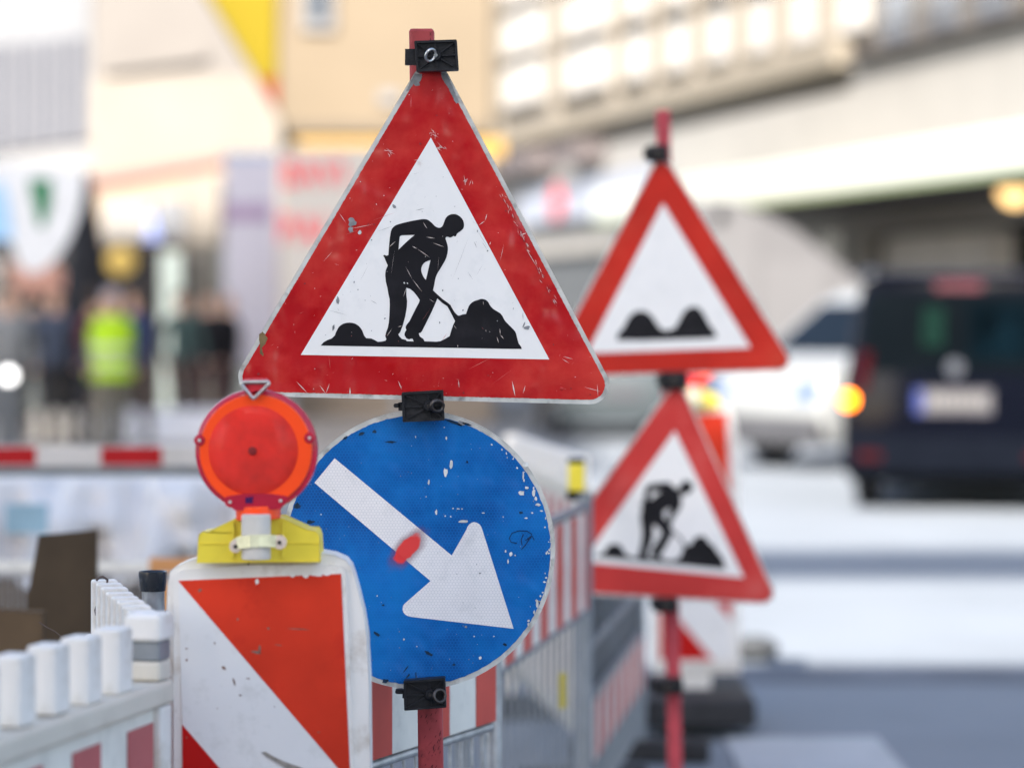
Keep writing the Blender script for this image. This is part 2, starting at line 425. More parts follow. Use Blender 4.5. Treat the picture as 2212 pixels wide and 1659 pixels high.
# ---- right hand street building, facade running away to the left
FD = Vector((-0.236, 1, 0)).normalized(); FK = 1.0275
rz = math.atan2(FD.y, FD.x)
rb = thing("street_building", "long beige building with rows of bright windows behind the second sign pole", "building", (7.2, 40, 0), rz)
def L_(t0, t1): return t0 * FK, t1 * FK
def fbox(t0, t1, y0, y1, z0, z1, name, m, bevel=0, parent=None):
    o = MB().box(t0 * FK, t1 * FK, y0, y1, z0, z1).build(name, m, parent or rb, local=True, bevel=bevel); return o
fbox(-20, 60, -8, -0.2, 5.3, 20, "upper_wall", M['w_beige'])
fbox(-20, 60, -8, -0.05, 3.0, 5.299, "lower_wall", M['w_white'])
fbox(-20, 6.9, -8, -0.04, 5.3, 5.73, "wall_band", M['w_white'])
fbox(7.5, 60, -8, -0.4, 0, 2.999, "shopfront_wall", M['w_white'])
fbox(7, 60, -0.199, 0.25, 5.7, 6.15, "cornice", mat("beige cornice", (0.19, 0.165, 0.13), 0.8), 0.05)
cols = [(7.15, 1.3), (9.46, 1.4), (11.7, 1.5), (14.2, 1.6), (16.9, 1.7), (19.7, 2.2), (24.1, 3.6), (30.0, 3.9), (36.5, 3.8), (43, 3.8)]
for t, w in cols:
    for r in range(8):
        zc = 6.5 + max(0, t - 7) * 0.022 + 0.25 + r * 1.27
        f = fbox(t - w / 2 / FK, t + w / 2 / FK, -0.19, -0.12, zc - 0.47, zc + 0.47, "window", M['pane_bright'])
        fbox(t - w / 2 / FK - 0.12, t + w / 2 / FK + 0.12, -0.19, 0.02, zc - 0.56, zc - 0.471, "sill", M['w_beige'], parent=f)
    fbox(t + w / 2 / FK + 0.2, t + w / 2 / FK + 0.45, -0.19, 0.12, 6.16, 19, "pier", mat("brown beige pier", (0.17, 0.15, 0.125), 0.8))
for i, t in enumerate((5.2, 3.3, 1.4, -0.6, -2.6, -4.6, -6.6)):
    for r in range(3):
        f = fbox(t - 0.5, t + 0.5, -0.19, -0.1, 5.95 + r * 2.9, 7.9 + r * 2.9, "window", M['pane_blue'])
        fbox(t - 0.65, t + 0.65, -0.19, 0.0, 7.901 + r * 2.9, 8.1 + r * 2.9, "lintel", wall_m("pinkish lintel", (0.30, 0.22, 0.2)), parent=f)
bal = fbox(-12, 6.6, -0.19, 0.2, 5.74, 5.82, "balcony", M['iron'])
for i in range(60):
    t = -12 + i * 0.31
    if i == 0:
        bar = fbox(t, t + 0.05, 0.16, 0.18, 5.821, 6.15, "bar", M['iron'], parent=bal); bme = bar.data; b0 = t
    else:
        bar = bpy.data.objects.new("bar", bme); COL.objects.link(bar); bar.parent = bal; bar.location = ((t - b0) * FK, 0, 0)
fbox(-12, 6.6, 0.15, 0.19, 6.151, 6.2, "handrail", M['iron'], parent=bal)
fbox(-20, 17.0, -0.049, 1.6, 3.45, 4.02, "canopy", M['fascia'], 0.04)
fbox(-20, 17.0, 1.601, 1.63, 3.38, 3.46, "canopy_trim", mat("green grey trim", (0.2, 0.24, 0.14), 0.5))
for i in range(5):
    t = 8.2 + i * 1.9
    f = fbox(t, t + 1.6, -0.399, -0.3, 0.3, 2.99, "shop_window", M['shop_glass'])
    fbox(t + 1.6, t + 1.85, -0.399, -0.1, 0.0, 3.2, "pillar", M['fascia'])
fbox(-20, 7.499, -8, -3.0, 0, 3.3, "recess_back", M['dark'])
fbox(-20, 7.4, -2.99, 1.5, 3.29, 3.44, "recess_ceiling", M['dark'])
M['shutter'] = mat("beige grey shutter", (0.50, 0.47, 0.43), 0.6, 0.1, 2)
sh = fbox(3.0, 7.3, -1.2, -0.8, 0.0, 2.9, "roller_shutter", M['shutter'])
for i in range(16):
    fbox(3.0, 7.3, -0.799, -0.76, 0.12 + i * 0.17, 0.24 + i * 0.17, "slat", M['shutter'], parent=sh)
for t0, t1, z0, z1 in ((26.0, 33.0, 4.95, 5.45), (22.0, 24.0, 4.95, 5.4)):
    fbox(t0, t1, -0.049, 0.7, z0, z1, "awning", mat("dark brown awning", (0.10, 0.085, 0.085), 0.7), 0.03)
fbox(17.5, 29, -0.049, 0.25, 3.75, 4.6, "shop_board", M['sign_blue'])
sp = MB(); sp.cyl((25.0 * FK, 0.2, 4.15), (25.0 * FK, 0.33, 4.15), 0.42); sp.build("red_roundel", M['sign_red'], rb, local=True)
fbox(23, 33, -0.399, -0.2, 0.3, 2.9, "dark_shop_window", wall_m("grey glass", (0.07, 0.075, 0.08)))
fbox(17, 22.5, -0.399, -0.2, 0.3, 2.9, "shop_window", M['shop_glass'])
# warm globe lamp in the dark recess
g = thing("globe_lamp", "warm glowing globe lamp in the dark shop recess", "lamp", tuple(W(2192, 410, 38.5)))
mb = MB(); mb.ball(W(2192, 410, 38.5), 0.23); mb.build("globe", mat("warm lamp glass", (1.0, 0.62, 0.25), 0.4, emit=0.75), g, smooth=60)
mb = MB(); c = W(2192, 410, 38.5); mb.cyl(c + Vector((0, 0, 0.2)), (c.x, c.y, 3.28), 0.02); mb.build("stem", M['iron'], g)

# ---- cream house in the middle
D = 41.1
cb = thing("cream_house", "cream rendered house with a taupe moulding behind the large red triangle", "building", (X(830, 41.5), 41.5, 0))
MB().box(X(597, D), X(1062, D), D, 50, Z(268, D), 7.2).build("wall", M['w_cream'], cb)
MB().box(X(602, D), X(1062, D), D + .05, 50, 0, Z(268, D) - .001).build("ground_floor_wall", wall_m("warm grey render", (0.2, 0.17, 0.14)), cb)
MB().box(X(600, D), X(1064, D), D - .3, D + .04, Z(296, D), Z(268, D) - .002).build("moulding", M['w_taupe'], cb, bevel=0.03)
for k in range(1):
    zt = Z(60, D) + k * 3.4
    for uc in (688,):
        w = MB().box(X(uc - 36, D), X(uc + 36, D), D - .1, D - .001, zt - 0.05, zt + 1.4).build("window_surround", mat("pale surround", (0.15, 0.15, 0.155), 0.8), cb)
        MB().box(X(uc - 20, D), X(uc + 20, D), D - .14, D - .101, zt + 0.1, zt + 1.3).build("pane", mat("slate pane", (0.035, 0.045, 0.06), 0.3, 0.2, 2, spec=0.2), w)
MB().box(X(820, D), X(862, D), D - .1, D - .001, Z(290, D) + 0.6, Z(225, D)).build("plaque", M['w_grey'], cb)
MB().box(X(640, 40), X(1090, 40), 40, 40.4, Z(340, 40), Z(300, 40)).build("shop_fascia", mat("orange yellow fascia", (0.28, 0.17, 0.04), 0.6), cb)

# ---- yellow house
yb = thing("yellow_house", "bright yellow painted house with an orange red lower wall beside the cream house", "building", (X(520, 41), 41, 0))
MB().box(X(380, 41), X(598, 41), 41, 49, Z(170, 41), 7.2).build("upper_wall", M['w_yellow'], yb)
MB().box(X(380, 41), X(598, 41), 41.02, 49, 0, Z(170, 41) - 0.001).build("lower_wall", M['w_orange'], yb)

# ---- pale gabled building
D = 39.9
pb = thing("gabled_house", "bright pale house with a steep roof edge and a pink moulding, in the left background", "building", (X(380, D), D, 0))
def P2(pts, D): return [(X(u, D), Z(v, D)) for u, v in pts]
def shear(mb, k, x0):     # facade comes forward towards its right end
    return mb
MB().prism([P2([(196, 170), (548, 165), (606, 262), (606, 330), (196, 386)], D)], D, D + 8).build("wall", M['w_bright'], pb)
MB().prism([P2([(196, -90), (392, -90), (547, 164), (196, 169)], D)], D + 0.1, D + 8).build("gable_wall", M['w_pale'], pb)
MB().prism([P2([(225, 140), (446, 112), (446, 130), (225, 160)], D)], D - 0.015, D + 0.09).build("string_course", lit_m("grey beige course", (0.178, 0.163, 0.151)), pb)
MB().prism([P2([(196, 388), (480, 338), (480, 356), (196, 408)], D)], D - 0.02, D + 0.3).build("moulding", M['w_pinkline'], pb)
MB().prism([P2([(196, 409), (480, 357), (606, 331), (606, 960), (196, 960)], D)], D + 0.05, D + 8).build("shop_wall", wall_m("warm cream shop wall", (0.24, 0.19, 0.145)), pb)
MB().box(X(405, D), X(478, D), D - 0.15, D + 0.04, Z(530, D), Z(385, D)).build("white_panel", M['w_bright'], pb)
MB().box(X(225, D), X(330, D), D - 0.15, D + 0.04, Z(520, D), Z(440, D)).build("pale_panel", M['w_white'], pb)
MB().box(X(335, D), X(400, D), D - 0.15, D + 0.04, Z(520, D), Z(430, D)).build("pale_panel", M['w_grey'], pb)
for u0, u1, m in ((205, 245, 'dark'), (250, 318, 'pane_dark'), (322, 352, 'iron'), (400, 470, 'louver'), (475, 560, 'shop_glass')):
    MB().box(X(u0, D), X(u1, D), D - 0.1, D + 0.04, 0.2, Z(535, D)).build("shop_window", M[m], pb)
MB().box(X(356, D), X(398, D), D - 0.5, D - 0.2, 0.2, Z(545, D)).build("pillar", mat("mint white pillar", (0.62, 0.72, 0.66), 0.6), pb)
mb = MB(); c = W(262, 565, D - 1)
mb.lathe(c + Vector((0, 0, 0)), [(0.05, -0.12), (0.2, -0.05), (0.2, 0.05), (0.05, 0.12)], axis='Y'); mb.build("yellow_roundel", mat("yellow shop sign", (0.52, 0.37, 0.10), 0.6), pb)
MB().prism([P2([(312, 520), (330, 460), (346, 520)], D - 0.3)], D - 0.3, D - 0.2).build("blue_sign", mat("blue shop sign", (0.3, 0.38, 0.75), 0.6), pb)

# ---- white building with vertical window strips, far left
D = 40
lb = thing("panelled_building", "white and lavender building with vertical window strips, in the far top left", "building", (X(60, D), D, 0))
MB().prism([P2([(-330, 380), (196, 300), (196, -90), (-330, -90)], D)], D, D + 8).build("wall", M['w_grey'], lb)
for i in range(14):
    u = 150 - i * 46 * (1 - 0.004 * i)
    sl_ = 0.15
    v1 = 300 + (190 - u) * 0.11; v0 = 78 + (190 - u) * 0.10
    MB().prism([P2([(u, v1 + 3), (u + 29, v1), (u + 29, v0), (u, v0 + 3)], D)], D - 0.04, D - 0.001).build("window_strip", M['w_lav'], lb)
MB().prism([P2([(-330, 1000), (196, 1000), (196, 470), (-330, 470)], D)], D + 0.6, D + 8).build("shopfront_wall", wall_m("dark shop wall", (0.03, 0.03, 0.034)), lb)
MB().prism([P2([(-330, 469), (196, 469), (196, 301), (-330, 381)], D)], D + 0.05, D + 8).build("parapet", wall_m("white parapet", (0.19, 0.19, 0.195)), lb)
for u0, u1, m in ((-60, -10, 'pane_blue'), (0, 40, 'louver'), (45, 80, 'shop_glass'), (95, 150, 'pane_dark'), (155, 190, 'pane_dark')):
    MB().box(X(u0, D), X(u1, D), D + 0.4, D + 0.59, 0.2, Z(560, D)).build("shop_window", M[m], lb)
mb = MB(); mb.prism([P2([(20, 575), (120, 560), (170, 640), (60, 655)], D - 2)], D - 2.4, D - 2); mb.build("awning", mat("dusty red awning", (0.36, 0.2, 0.16), 0.8), lb)

# far backdrop block that closes the street at the end
bb = thing("end_building", "pale distant block closing the end of the street behind the vans", "building", (0, 110, 0))
MB().box(-70, 70, 110, 120, 0, 30).build("wall", M['w_white'], bb)
for i in range(28):
    for r in range(3):
        MB().box(-14 + i * 1.0, -13.4 + i * 1.0, 109.9, 109.999, 3 + r * 3, 4.6 + r * 3).build("window", M['pane_blue'], bb)

# ------------------------------------------------------------------ banners and boards of the street
D = 34
o = thing("poster_board", "white hoarding with two rows of red capital letters left of the large triangle", "hoarding", (X(700, D), D, 0))
MB().box(X(606, D), X(870, D), D, D + 0.08, Z(700, D), Z(318, D)).build("board", wall_m("white hoarding", (0.42, 0.40, 0.375)), o)
for u in (620, 850): MB().box(X(u, D), X(u + 14, D), D + 0.09, D + 0.16, 0, Z(330, D)).build("leg", M['galv_soft'], o)
def text(txt, u, v, h_px, D, m, parent, sx=1.0):
    cu = bpy.data.curves.new("letters", 'FONT'); cu.body = txt; cu.size = h_px * px(D) / 0.72; cu.extrude = 0.004; cu.offset = h_px * px(D) * 0.018
    cu.space_character = 1.15
    ob = bpy.data.objects.new("tmp", cu); COL.objects.link(ob)
    dg = bpy.context.evaluated_depsgraph_get(); me = bpy.data.meshes.new_from_object(ob.evaluated_get(dg)); bpy.data.objects.remove(ob)
    me.materials.clear(); me.materials.append(m)
    o2 = bpy.data.objects.new("lettering", me); COL.objects.link(o2); o2.parent = parent
    p = W(u, v, D) - wloc(parent); o2.location = (p.x, p.y - 0.012, p.z); o2.rotation_euler = (R(90), 0, 0); o2.scale = (sx, 1, 1)
    return o2
M['letter_red'] = mat("red lettering", (0.68, 0.04, 0.07), 0.6, 0.05)
text("BAVI", 608, 402, 58, D, M['letter_red'], o, 0.75)
text("PAI", 600, 524, 62, D, M['letter_red'], o, 0.8)
D = 36
o = thing("lavender_banner", "tall pale lavender banner with a dark purple band beside the red lettered hoarding", "banner", (X(540, D), D, 0))
MB().box(X(484, D), X(600, D), D, D + 0.04, Z(790, D), Z(330, D)).build("cloth", wall_m("lavender cloth", (0.39, 0.385, 0.45)), o)
MB().box(X(484, D), X(585, D), D - 0.012, D - 0.002, Z(478, D), Z(440, D)).build("printed_band", wall_m("purple print", (0.26, 0.20, 0.30)), o)
MB().box(X(486, D), X(600, D), D - 0.012, D - 0.002, Z(345, D), Z(333, D)).build("blue_edge", wall_m("blue print", (0.25, 0.32, 0.46)), o)
for u in (488, 590): MB().cyl((X(u, D), D + 0.08, 0), (X(u, D), D + 0.08, Z(325, D)), 0.03).build("pole", M['galv_soft'], o)

D = 24
o = thing("advertising_flag", "white advertising flag with a green wedge and curved lower edge, far left", "flag", (X(60, D), D, 0))
MB().prism([P2([(-60, 345), (40, 352), (120, 360), (182, 372), (180, 420), (168, 470), (150, 515), (125, 555), (92, 585), (62, 592), (40, 570), (22, 520), (10, 470), (-60, 470)], D)], D, D + 0.015).build("cloth", mat("white flag cloth", (0.60, 0.60, 0.60), 0.7), o)
MB().prism([P2([(62, 388), (112, 388), (110, 440), (97, 490), (84, 490)], D)], D - 0.01, D - 0.002).build("green_wedge", mat("green print", (0.015, 0.15, 0.06), 0.7), o)
MB().prism([P2([(-60, 395), (8, 395), (20, 450), (28, 520), (-60, 520)], D)], D - 0.012, D - 0.003).build("blue_patch", mat("light blue print", (0.30, 0.48, 0.68), 0.7), o)
MB().cyl((X(-30, D), D + 0.05, 0), (X(-30, D), D + 0.05, Z(300, D)), 0.03).build("pole", M['galv_soft'], o)

D = 32.5
o = thing("closed_parasol", "closed dark parasol standing behind the pedestrians, left of the poster boards", "parasol", (X(186, D), D, 0))
s_ = px(D)
mb = MB(); mb.lathe((X(186, D), D, 0), [(0.04, Z(372, D)), (0.10, Z(420, D)), (0.15, Z(480, D)), (0.22, Z(560, D)), (0.27, Z(640, D)), (0.27, Z(740, D)), (0.16, Z(800, D))][::-1], 18)
mb.build("folded_canopy", mat("dark slate fabric", (0.012, 0.013, 0.017), 0.8, 0.5, 4), o, smooth=60)
MB().cyl((X(186, D), D, 0.05), (X(186, D), D, Z(760, D)), 0.03).build("pole", M['iron'], o)
MB().box(X(186, D) - 0.3, X(186, D) + 0.3, D - 0.3, D + 0.3, 0.0, 0.05).build("foot", M['rubber'], o)

D = 33
for (u0, u1, v0, v1, c, lab) in ((68, 192, 893, 958, (0.58, 0.56, 0.52), "beige white concrete block in front of the pedestrians, left"), (222, 500, 890, 968, (0.58, 0.60, 0.66), "long lavender white concrete block below the worker in the green vest")):
    o = thing("concrete_block", lab, "concrete block", (X((u0 + u1) / 2, D), D, 0), group="concrete blocks on the far pavement")
    mb = MB(); mb.prism([P2([(u0 - 6, 995), (u0, v0 + 6), (u0 + 5, v0), (u1 - 5, v0), (u1, v0 + 6), (u1 + 6, 995)], D)], D, D + 0.4); mb.build("block", wall_m("concrete", c), o, bevel=0.02)
    MB().box(X(u0, D) + 0.15, X(u0, D) + 0.25, D - 0.03, D - 0.001, 0.2, 0.3).build("lifting_eye", M['dark_steel'], o)

# ------------------------------------------------------------------ people
def person(u, D, facing, label, top, trousers, skin=(0.45, 0.28, 0.2), hair=(0.03, 0.02, 0.015), h=1.74, stride=0.16, bulk=1.0, arm=0.0):
    loc = (X(u, D), D, 0.12 if (X(u, D) < -1.2 and D > 24) else 0.0)
    o = thing("person", label, "person", loc, facing, group="pedestrians in the left background")
    k = h / 1.74
    J = [  # position, radius, parent
        ((0, 0, 0.95), 0.135, None), ((0, 0, 1.10), 0.125, 0), ((0, 0.01, 1.28), 0.145, 1), ((0, 0, 1.43), 0.11, 2), ((0, 0, 1.50), 0.052, 3), ((0, -0.01, 1.58), 0.075, 4), ((0, -0.01, 1.66), 0.085, 5), ((0, 0, 1.72), 0.05, 6),
        ((-0.10, 0, 0.88), 0.095, 0), ((-0.11, -stride * 0.5, 0.50), 0.066, 8), ((-0.11, -stride * 0.4, 0.10), 0.045, 9), ((-0.11, -stride * 0.4 - 0.16, 0.035), 0.035, 10),
        ((0.10, 0, 0.88), 0.095, 0), ((0.11, stride * 0.3, 0.50), 0.066, 12), ((0.11, stride * 0.9, 0.11), 0.045, 13), ((0.11, stride * 0.9 - 0.15, 0.035), 0.035, 14),
        ((-0.19, 0, 1.40), 0.06, 3), ((-0.25, 0.03 + arm * 0.5, 1.15), 0.046, 16), ((-0.24, -0.10 - arm, 0.93), 0.034, 17), ((-0.235, -0.15 - arm, 0.84), 0.03, 18),
        ((0.19, 0, 1.40), 0.06, 3), ((0.25, -0.02, 1.15), 0.046, 20), ((0.24, -0.14, 0.95), 0.034, 21), ((0.235, -0.19, 0.87), 0.03, 22)]
    me = bpy.data.meshes.new("body")
    me.from_pydata([(p[0] * k, p[1] * k, p[2] * k) for p, r, q in J], [(q, i) for i, (p, r, q) in enumerate(J) if q is not None], [])
    ob = bpy.data.objects.new("body", me); COL.objects.link(ob)
    sk = ob.modifiers.new("skin", 'SKIN')
    for i, (p, r, q) in enumerate(J):
        f = bulk if i in (0, 1, 2, 3) else 1
        me.skin_vertices[0].data[i].radius = (r * k * f, r * k * f)
    me.skin_vertices[0].data[0].use_root = True
    sb = ob.modifiers.new("sub", 'SUBSURF'); sb.levels = 1; sb.render_levels = 1
    dg = bpy.context.evaluated_depsgraph_get()
    m2 = bpy.data.meshes.new_from_object(ob.evaluated_get(dg)); bpy.data.objects.remove(ob)
    for mm in (mat("cloth top", top, 0.8), mat("trousers", trousers, 0.8), mat("skin", skin, 0.5), mat("shoe", (0.02, 0.02, 0.02), 0.5)): m2.materials.append(mm)
    for p in m2.polygons:
        c = p.center; p.use_smooth = True
        z = c.z / k
        if z > 1.49: p.material_index = 2
        elif abs(c.x) > 0.17 * k and z < 0.93: p.material_index = 2
        elif z > 0.93 or abs(c.x) > 0.19 * k: p.material_index = 0
        elif z > 0.09: p.material_index = 1
        else: p.material_index = 3
    ob = bpy.data.objects.new("body", m2); COL.objects.link(ob); ob.parent = o
    mb = MB(); mb.ball((0, 0.012, 1.675 * k), 0.105 * k, sx=0.95, sy=1.05, sz=1.0)
    mb.v = [Vector((p.x, max(p.y, -0.03 if p.z > 1.70 * k else 0.0), p.z)) for p in mb.v]
    mb.build("hair", mat("hair", hair, 0.7), o, local=True, smooth=60)
    return o
w_ = person(240, 30, 0.3, "worker in a bright green yellow safety vest, among the pedestrians", (0.048, 0.054, 0.072), (0.150, 0.144, 0.120), hair=(0.33, 0.32, 0.38), bulk=1.25, h=1.72)
mb = MB()
rings = []
for z, rx, ry in ((0.80, 0.25, 0.17), (0.95, 0.25, 0.18), (1.15, 0.24, 0.175), (1.32, 0.245, 0.17), (1.44, 0.20, 0.12), (1.47, 0.10, 0.07)):
    rings.append([Vector((rx * math.cos(t), ry * math.sin(t), z)) for t in [2 * math.pi * i / 16 for i in range(16)]])
mb.loft(rings); vest = mb.build("safety_vest", mat("hi vis yellow green", (0.29, 0.47, 0.01), 0.7, 0.1), w_, local=True, smooth=60)
for z in (0.93, 1.10):
    mb = MB(); mb.lathe((0, 0, z), [(0.252, 0), (0.252, 0.05)], 16); mb.v = [Vector((p.x, p.y * 0.74, p.z)) for p in mb.v]
    mb.build("reflective_band", M['galv'], vest, local=True)
person(206, 31, 2.6, "person in a dark red jacket left of the worker in the green vest", (0.060, 0.005, 0.004), (0.030, 0.030, 0.036), bulk=1.3)
person(288, 32, -0.7, "person in a royal blue top right of the worker in the green vest", (0.012, 0.030, 0.102), (0.084, 0.060, 0.048))
person(120, 31.5, 0.2, "person in a slate blue shirt beside the closed parasol", (0.042, 0.054, 0.084), (0.018, 0.018, 0.021))
person(70, 33, 3.0, "person in a grey coat at the far left of the pavement", (0.060, 0.060, 0.066), (0.024, 0.024, 0.030))
person(150, 35, 1.2, "person in a black coat behind the one in slate blue", (0.012, 0.012, 0.015), (0.012, 0.012, 0.015))
person(392, 34, 0.5, "person in a teal top near the mint white pillar", (0.042, 0.072, 0.069), (0.072, 0.048, 0.042))
person(452, 35, -0.4, "person in a black jacket below the lavender banner", (0.004, 0.004, 0.006), (0.054, 0.030, 0.030), bulk=1.5)
person(492, 36, 0.9, "person in a black jacket and pale cap nearest the lavender banner", (0.004, 0.004, 0.007), (0.060, 0.036, 0.036), hair=(0.3, 0.28, 0.3), bulk=1.4)
person(18, 30, 0.4, "person in a white shirt at the left edge of the photo", (0.156, 0.162, 0.168), (0.030, 0.030, 0.036), bulk=1.4)

def glint_post(u, v, D, r, label, m=M['steel']):
    o = thing("glint_post", label, "glint_post", (X(u, D), D, 0), group="added glint posts")
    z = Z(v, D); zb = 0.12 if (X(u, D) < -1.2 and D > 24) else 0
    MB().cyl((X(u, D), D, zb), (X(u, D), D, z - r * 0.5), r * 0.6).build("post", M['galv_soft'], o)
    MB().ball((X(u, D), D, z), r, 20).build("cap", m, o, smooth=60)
glint_post(18, 812, 26, 0.06, "added low post with a glowing ball for a white glint, at the left edge", mat("glowing glint ball", (1.0, 0.98, 0.95), 0.4, 0.0, emit=1.6))  # emissive ball on a made-up post stands in for a glare disc

# ------------------------------------------------------------------ vehicles
def rr(hw, y0, y1, z, r=0.12, n=4):
    pts = []
    for cx, cy, a0 in ((hw - r, y0 + r, -90), (hw - r, y1 - r, 0), (-hw + r, y1 - r, 90), (-hw + r, y0 + r, 180)):
        for i in range(n + 1):
            a = R(a0 + 90 * i / n); pts.append(Vector((cx + r * math.cos(a), cy + r * math.sin(a), z)))
    return pts
def wheel(parent, x, y, r=0.33, w=0.2):
    t = MB().cyl((x - w / 2, y, r), (x + w / 2, y, r), r, seg=24).build("wheel", M['rubber'], parent, local=True, bevel=0.03, smooth=50)
    for sx in (-1, 1):
        MB().cyl((x + sx * (w / 2 + 0.001), y, r), (x + sx * (w / 2 + 0.012), y, r), r * 0.62, seg=20).build("rim", M['galv'], t, local=True)
def panel(parent, name, m, hwf, yf, x0, x1, z0, z1, off=0.012, n=5, front=False):
    """pane on the rear or front of a lofted body: yf(z) is the body end"""
    mb = MB(); s = 1 if front else -1
    for i in range(n):
        za, zb = z0 + (z1 - z0) * i / n, z0 + (z1 - z0) * (i + 1) / n
        ka, kb_ = hwf(za) / hwf(z0), hwf(zb) / hwf(z0)
        vs = [(x0 * ka, yf(za) + s * off, za), (x1 * ka, yf(za) + s * off, za), (x1 * kb_, yf(zb) + s * off, zb), (x0 * kb_, yf(zb) + s * off, zb)]
        vs += [(x, y - s * off * 0.9, z) for x, y, z in vs]
        mb.add(vs, [(0, 1, 2, 3), (7, 6, 5, 4), (0, 4, 5, 1), (1, 5, 6, 2), (2, 6, 7, 3), (3, 7, 4, 0)])
    return mb.build(name, m, parent, local=True)
def vehicle(name, label, cat, loc, rz, lev, body_m, glass_m, wheels, rear, frontw=None, side=None, group=None):
    o = thing(name, label, cat, loc, rz, group)
    mb = MB(); mb.loft([rr(hw, y0, y1, z) for z, hw, y0, y1 in lev])
    mb.build("body", body_m, o, local=True, smooth=35)
    def itp(z, k):
        for a, b in zip(lev, lev[1:]):
            if a[0] <= z <= b[0]:
                t = (z - a[0]) / (b[0] - a[0]); return a[k] + (b[k] - a[k]) * t
        return lev[-1][k]
    hwf = lambda z: itp(z, 1); y0f = lambda z: itp(z, 2); y1f = lambda z: itp(z, 3)
    for x, y, r in wheels: wheel(o, x, y, r)
    rear(o, hwf, y0f)
    if frontw: frontw(o, hwf, y1f)
    if side:
        for (ya, yb, z0, z1) in side:
            for sx in (-1, 1):
                mb = MB()
                vs = []
                for off in (0.010, -0.02):
                    vs += [(sx * (hwf(z0) + off), ya, z0), (sx * (hwf(z0) + off), yb, z0), (sx * (hwf(z1) + off), yb - 0.08, z1), (sx * (hwf(z1) + off), ya + 0.08, z1)]
                mb.add(vs, [(0, 1, 2, 3), (7, 6, 5, 4), (0, 4, 5, 1), (1, 5, 6, 2), (2, 6, 7, 3), (3, 7, 4, 0)])
                mb.build("side_window", glass_m, o, local=True)
    return o
M['navy'] = mat("navy van paint", (0.002, 0.0025, 0.005), 0.10, 0.05, 2, spec=0.12, coat=0.0)
M['glass_car'] = mat("tinted car glass", (0.002, 0.003, 0.004), 0.06, 0.2, 1, spec=0.12)
M['glass_teal'] = mat("teal glass and painted reflection", (0.001, 0.0035, 0.0055), 0.08, 0.8, 3, spec=0.12)
M['tail'] = mat("tail lamp red", (0.022, 0.002, 0.003), 0.1)
M['brake'] = mat("pink red brake strip", (0.045, 0.006, 0.012), 0.1, spec=0.2)
M['plate'] = mat("number plate", (0.065, 0.062, 0.07), 0.3, spec=0.1)
M['plate_blue'] = mat("plate blue band", (0.02, 0.03, 0.12), 0.4)
M['chrome'] = mat("chrome", (0.8, 0.8, 0.82), 0.15, 0.02, metal=1.0)
M['bumper'] = mat("dark bumper", (0.004, 0.005, 0.008), 0.6, spec=0.0)
M['orange_on'] = mat("lit indicator", (1.0, 0.19, 0.0), 0.3, 0.0, emit=3.6)
def navy_rear(o, hwf, y0f):
    rw = panel(o, "rear_window", M['glass_car'], hwf, y0f, -0.80, 0.80, 1.13, 1.78)
    panel(rw, "teal_reflection", M['glass_teal'], hwf, y0f, 0.12, 0.66, 1.24, 1.70, off=0.02)  # teal reflection painted as a coloured pane over the glass
    panel(rw, "green_reflection", mat("painted green reflection", (0.003, 0.011, 0.008), 0.1, spec=0.2), hwf, y0f, -0.27, -0.09, 1.34, 1.66, off=0.024)  # green reflection in the glass, painted as its own patch
    panel(o, "brake_light", M['brake'], hwf, y0f, -0.16, 0.22, 1.80, 1.88, off=0.02)
    for s in (-1, 1):
        tl = panel(o, "tail_light", M['tail'], hwf, y0f, s * 0.80, s * 0.70, 0.98, 1.30, off=0.02)
    mb = MB(); mb.ball((-0.855, y0f(1.0) - 0.03, 0.905), 0.060, 16, sy=0.5); mb.build("indicator", M['orange_on'], o, local=True, smooth=60)
    mb = MB(); mb.lathe((0.0, y0f(1.22) - 0.02, 1.17), [(0.068, -0.012), (0.075, 0.0), (0.075, 0.015)], 24, 'Y'); lg = mb.build("emblem_ring", M['chrome'], o, local=True)
    np_ = MB().box(-0.32, 0.30, y0f(0.93) - 0.03, y0f(0.93) - 0.012, 0.80, 1.0).build("number_plate", M['plate'], o, local=True)
    MB().box(-0.32, -0.25, y0f(0.93) - 0.036, y0f(0.93) - 0.031, 0.80, 1.0).build("blue_band", M['plate_blue'], np_, local=True)
    for i in range(7):
        x = -0.21 + i * 0.07
        MB().box(x, x + 0.042, y0f(0.93) - 0.034, y0f(0.93) - 0.031, 0.85, 0.95).build("character", M['louver'], np_, local=True)
    bp = MB().box(-0.90, 0.90, y0f(0.5) - 0.10, y0f(0.5) + 0.1, 0.30, 0.62).build("bumper", M['bumper'], o, local=True, bevel=0.06, seg=4)
    for s in (-1, 1):
        MB().box(s * 0.68 - 0.10, s * 0.68 + 0.10, y0f(0.5) - 0.115, y0f(0.5) - 0.101, 0.42, 0.50).build("reflector", M['tail'], bp, local=True)
    MB().box(-0.85, 0.85, y0f(1.88) - 0.06, y0f(1.88) + 0.35, 1.915, 1.955).build("spoiler", mat("slate roof spoiler", (0.008, 0.011, 0.02), 0.12, spec=0.3), o, local=True, bevel=0.012)
navy_lev = [(0.24, 0.86, 0.08, 4.6), (0.34, 0.90, 0.02, 4.75), (0.62, 0.915, 0.0, 4.8), (1.08, 0.90, 0.03, 4.7), (1.18, 0.88, 0.04, 4.2), (1.74, 0.79, 0.09, 3.2), (1.88, 0.75, 0.12, 2.9), (1.93, 0.62, 0.22, 2.7)]
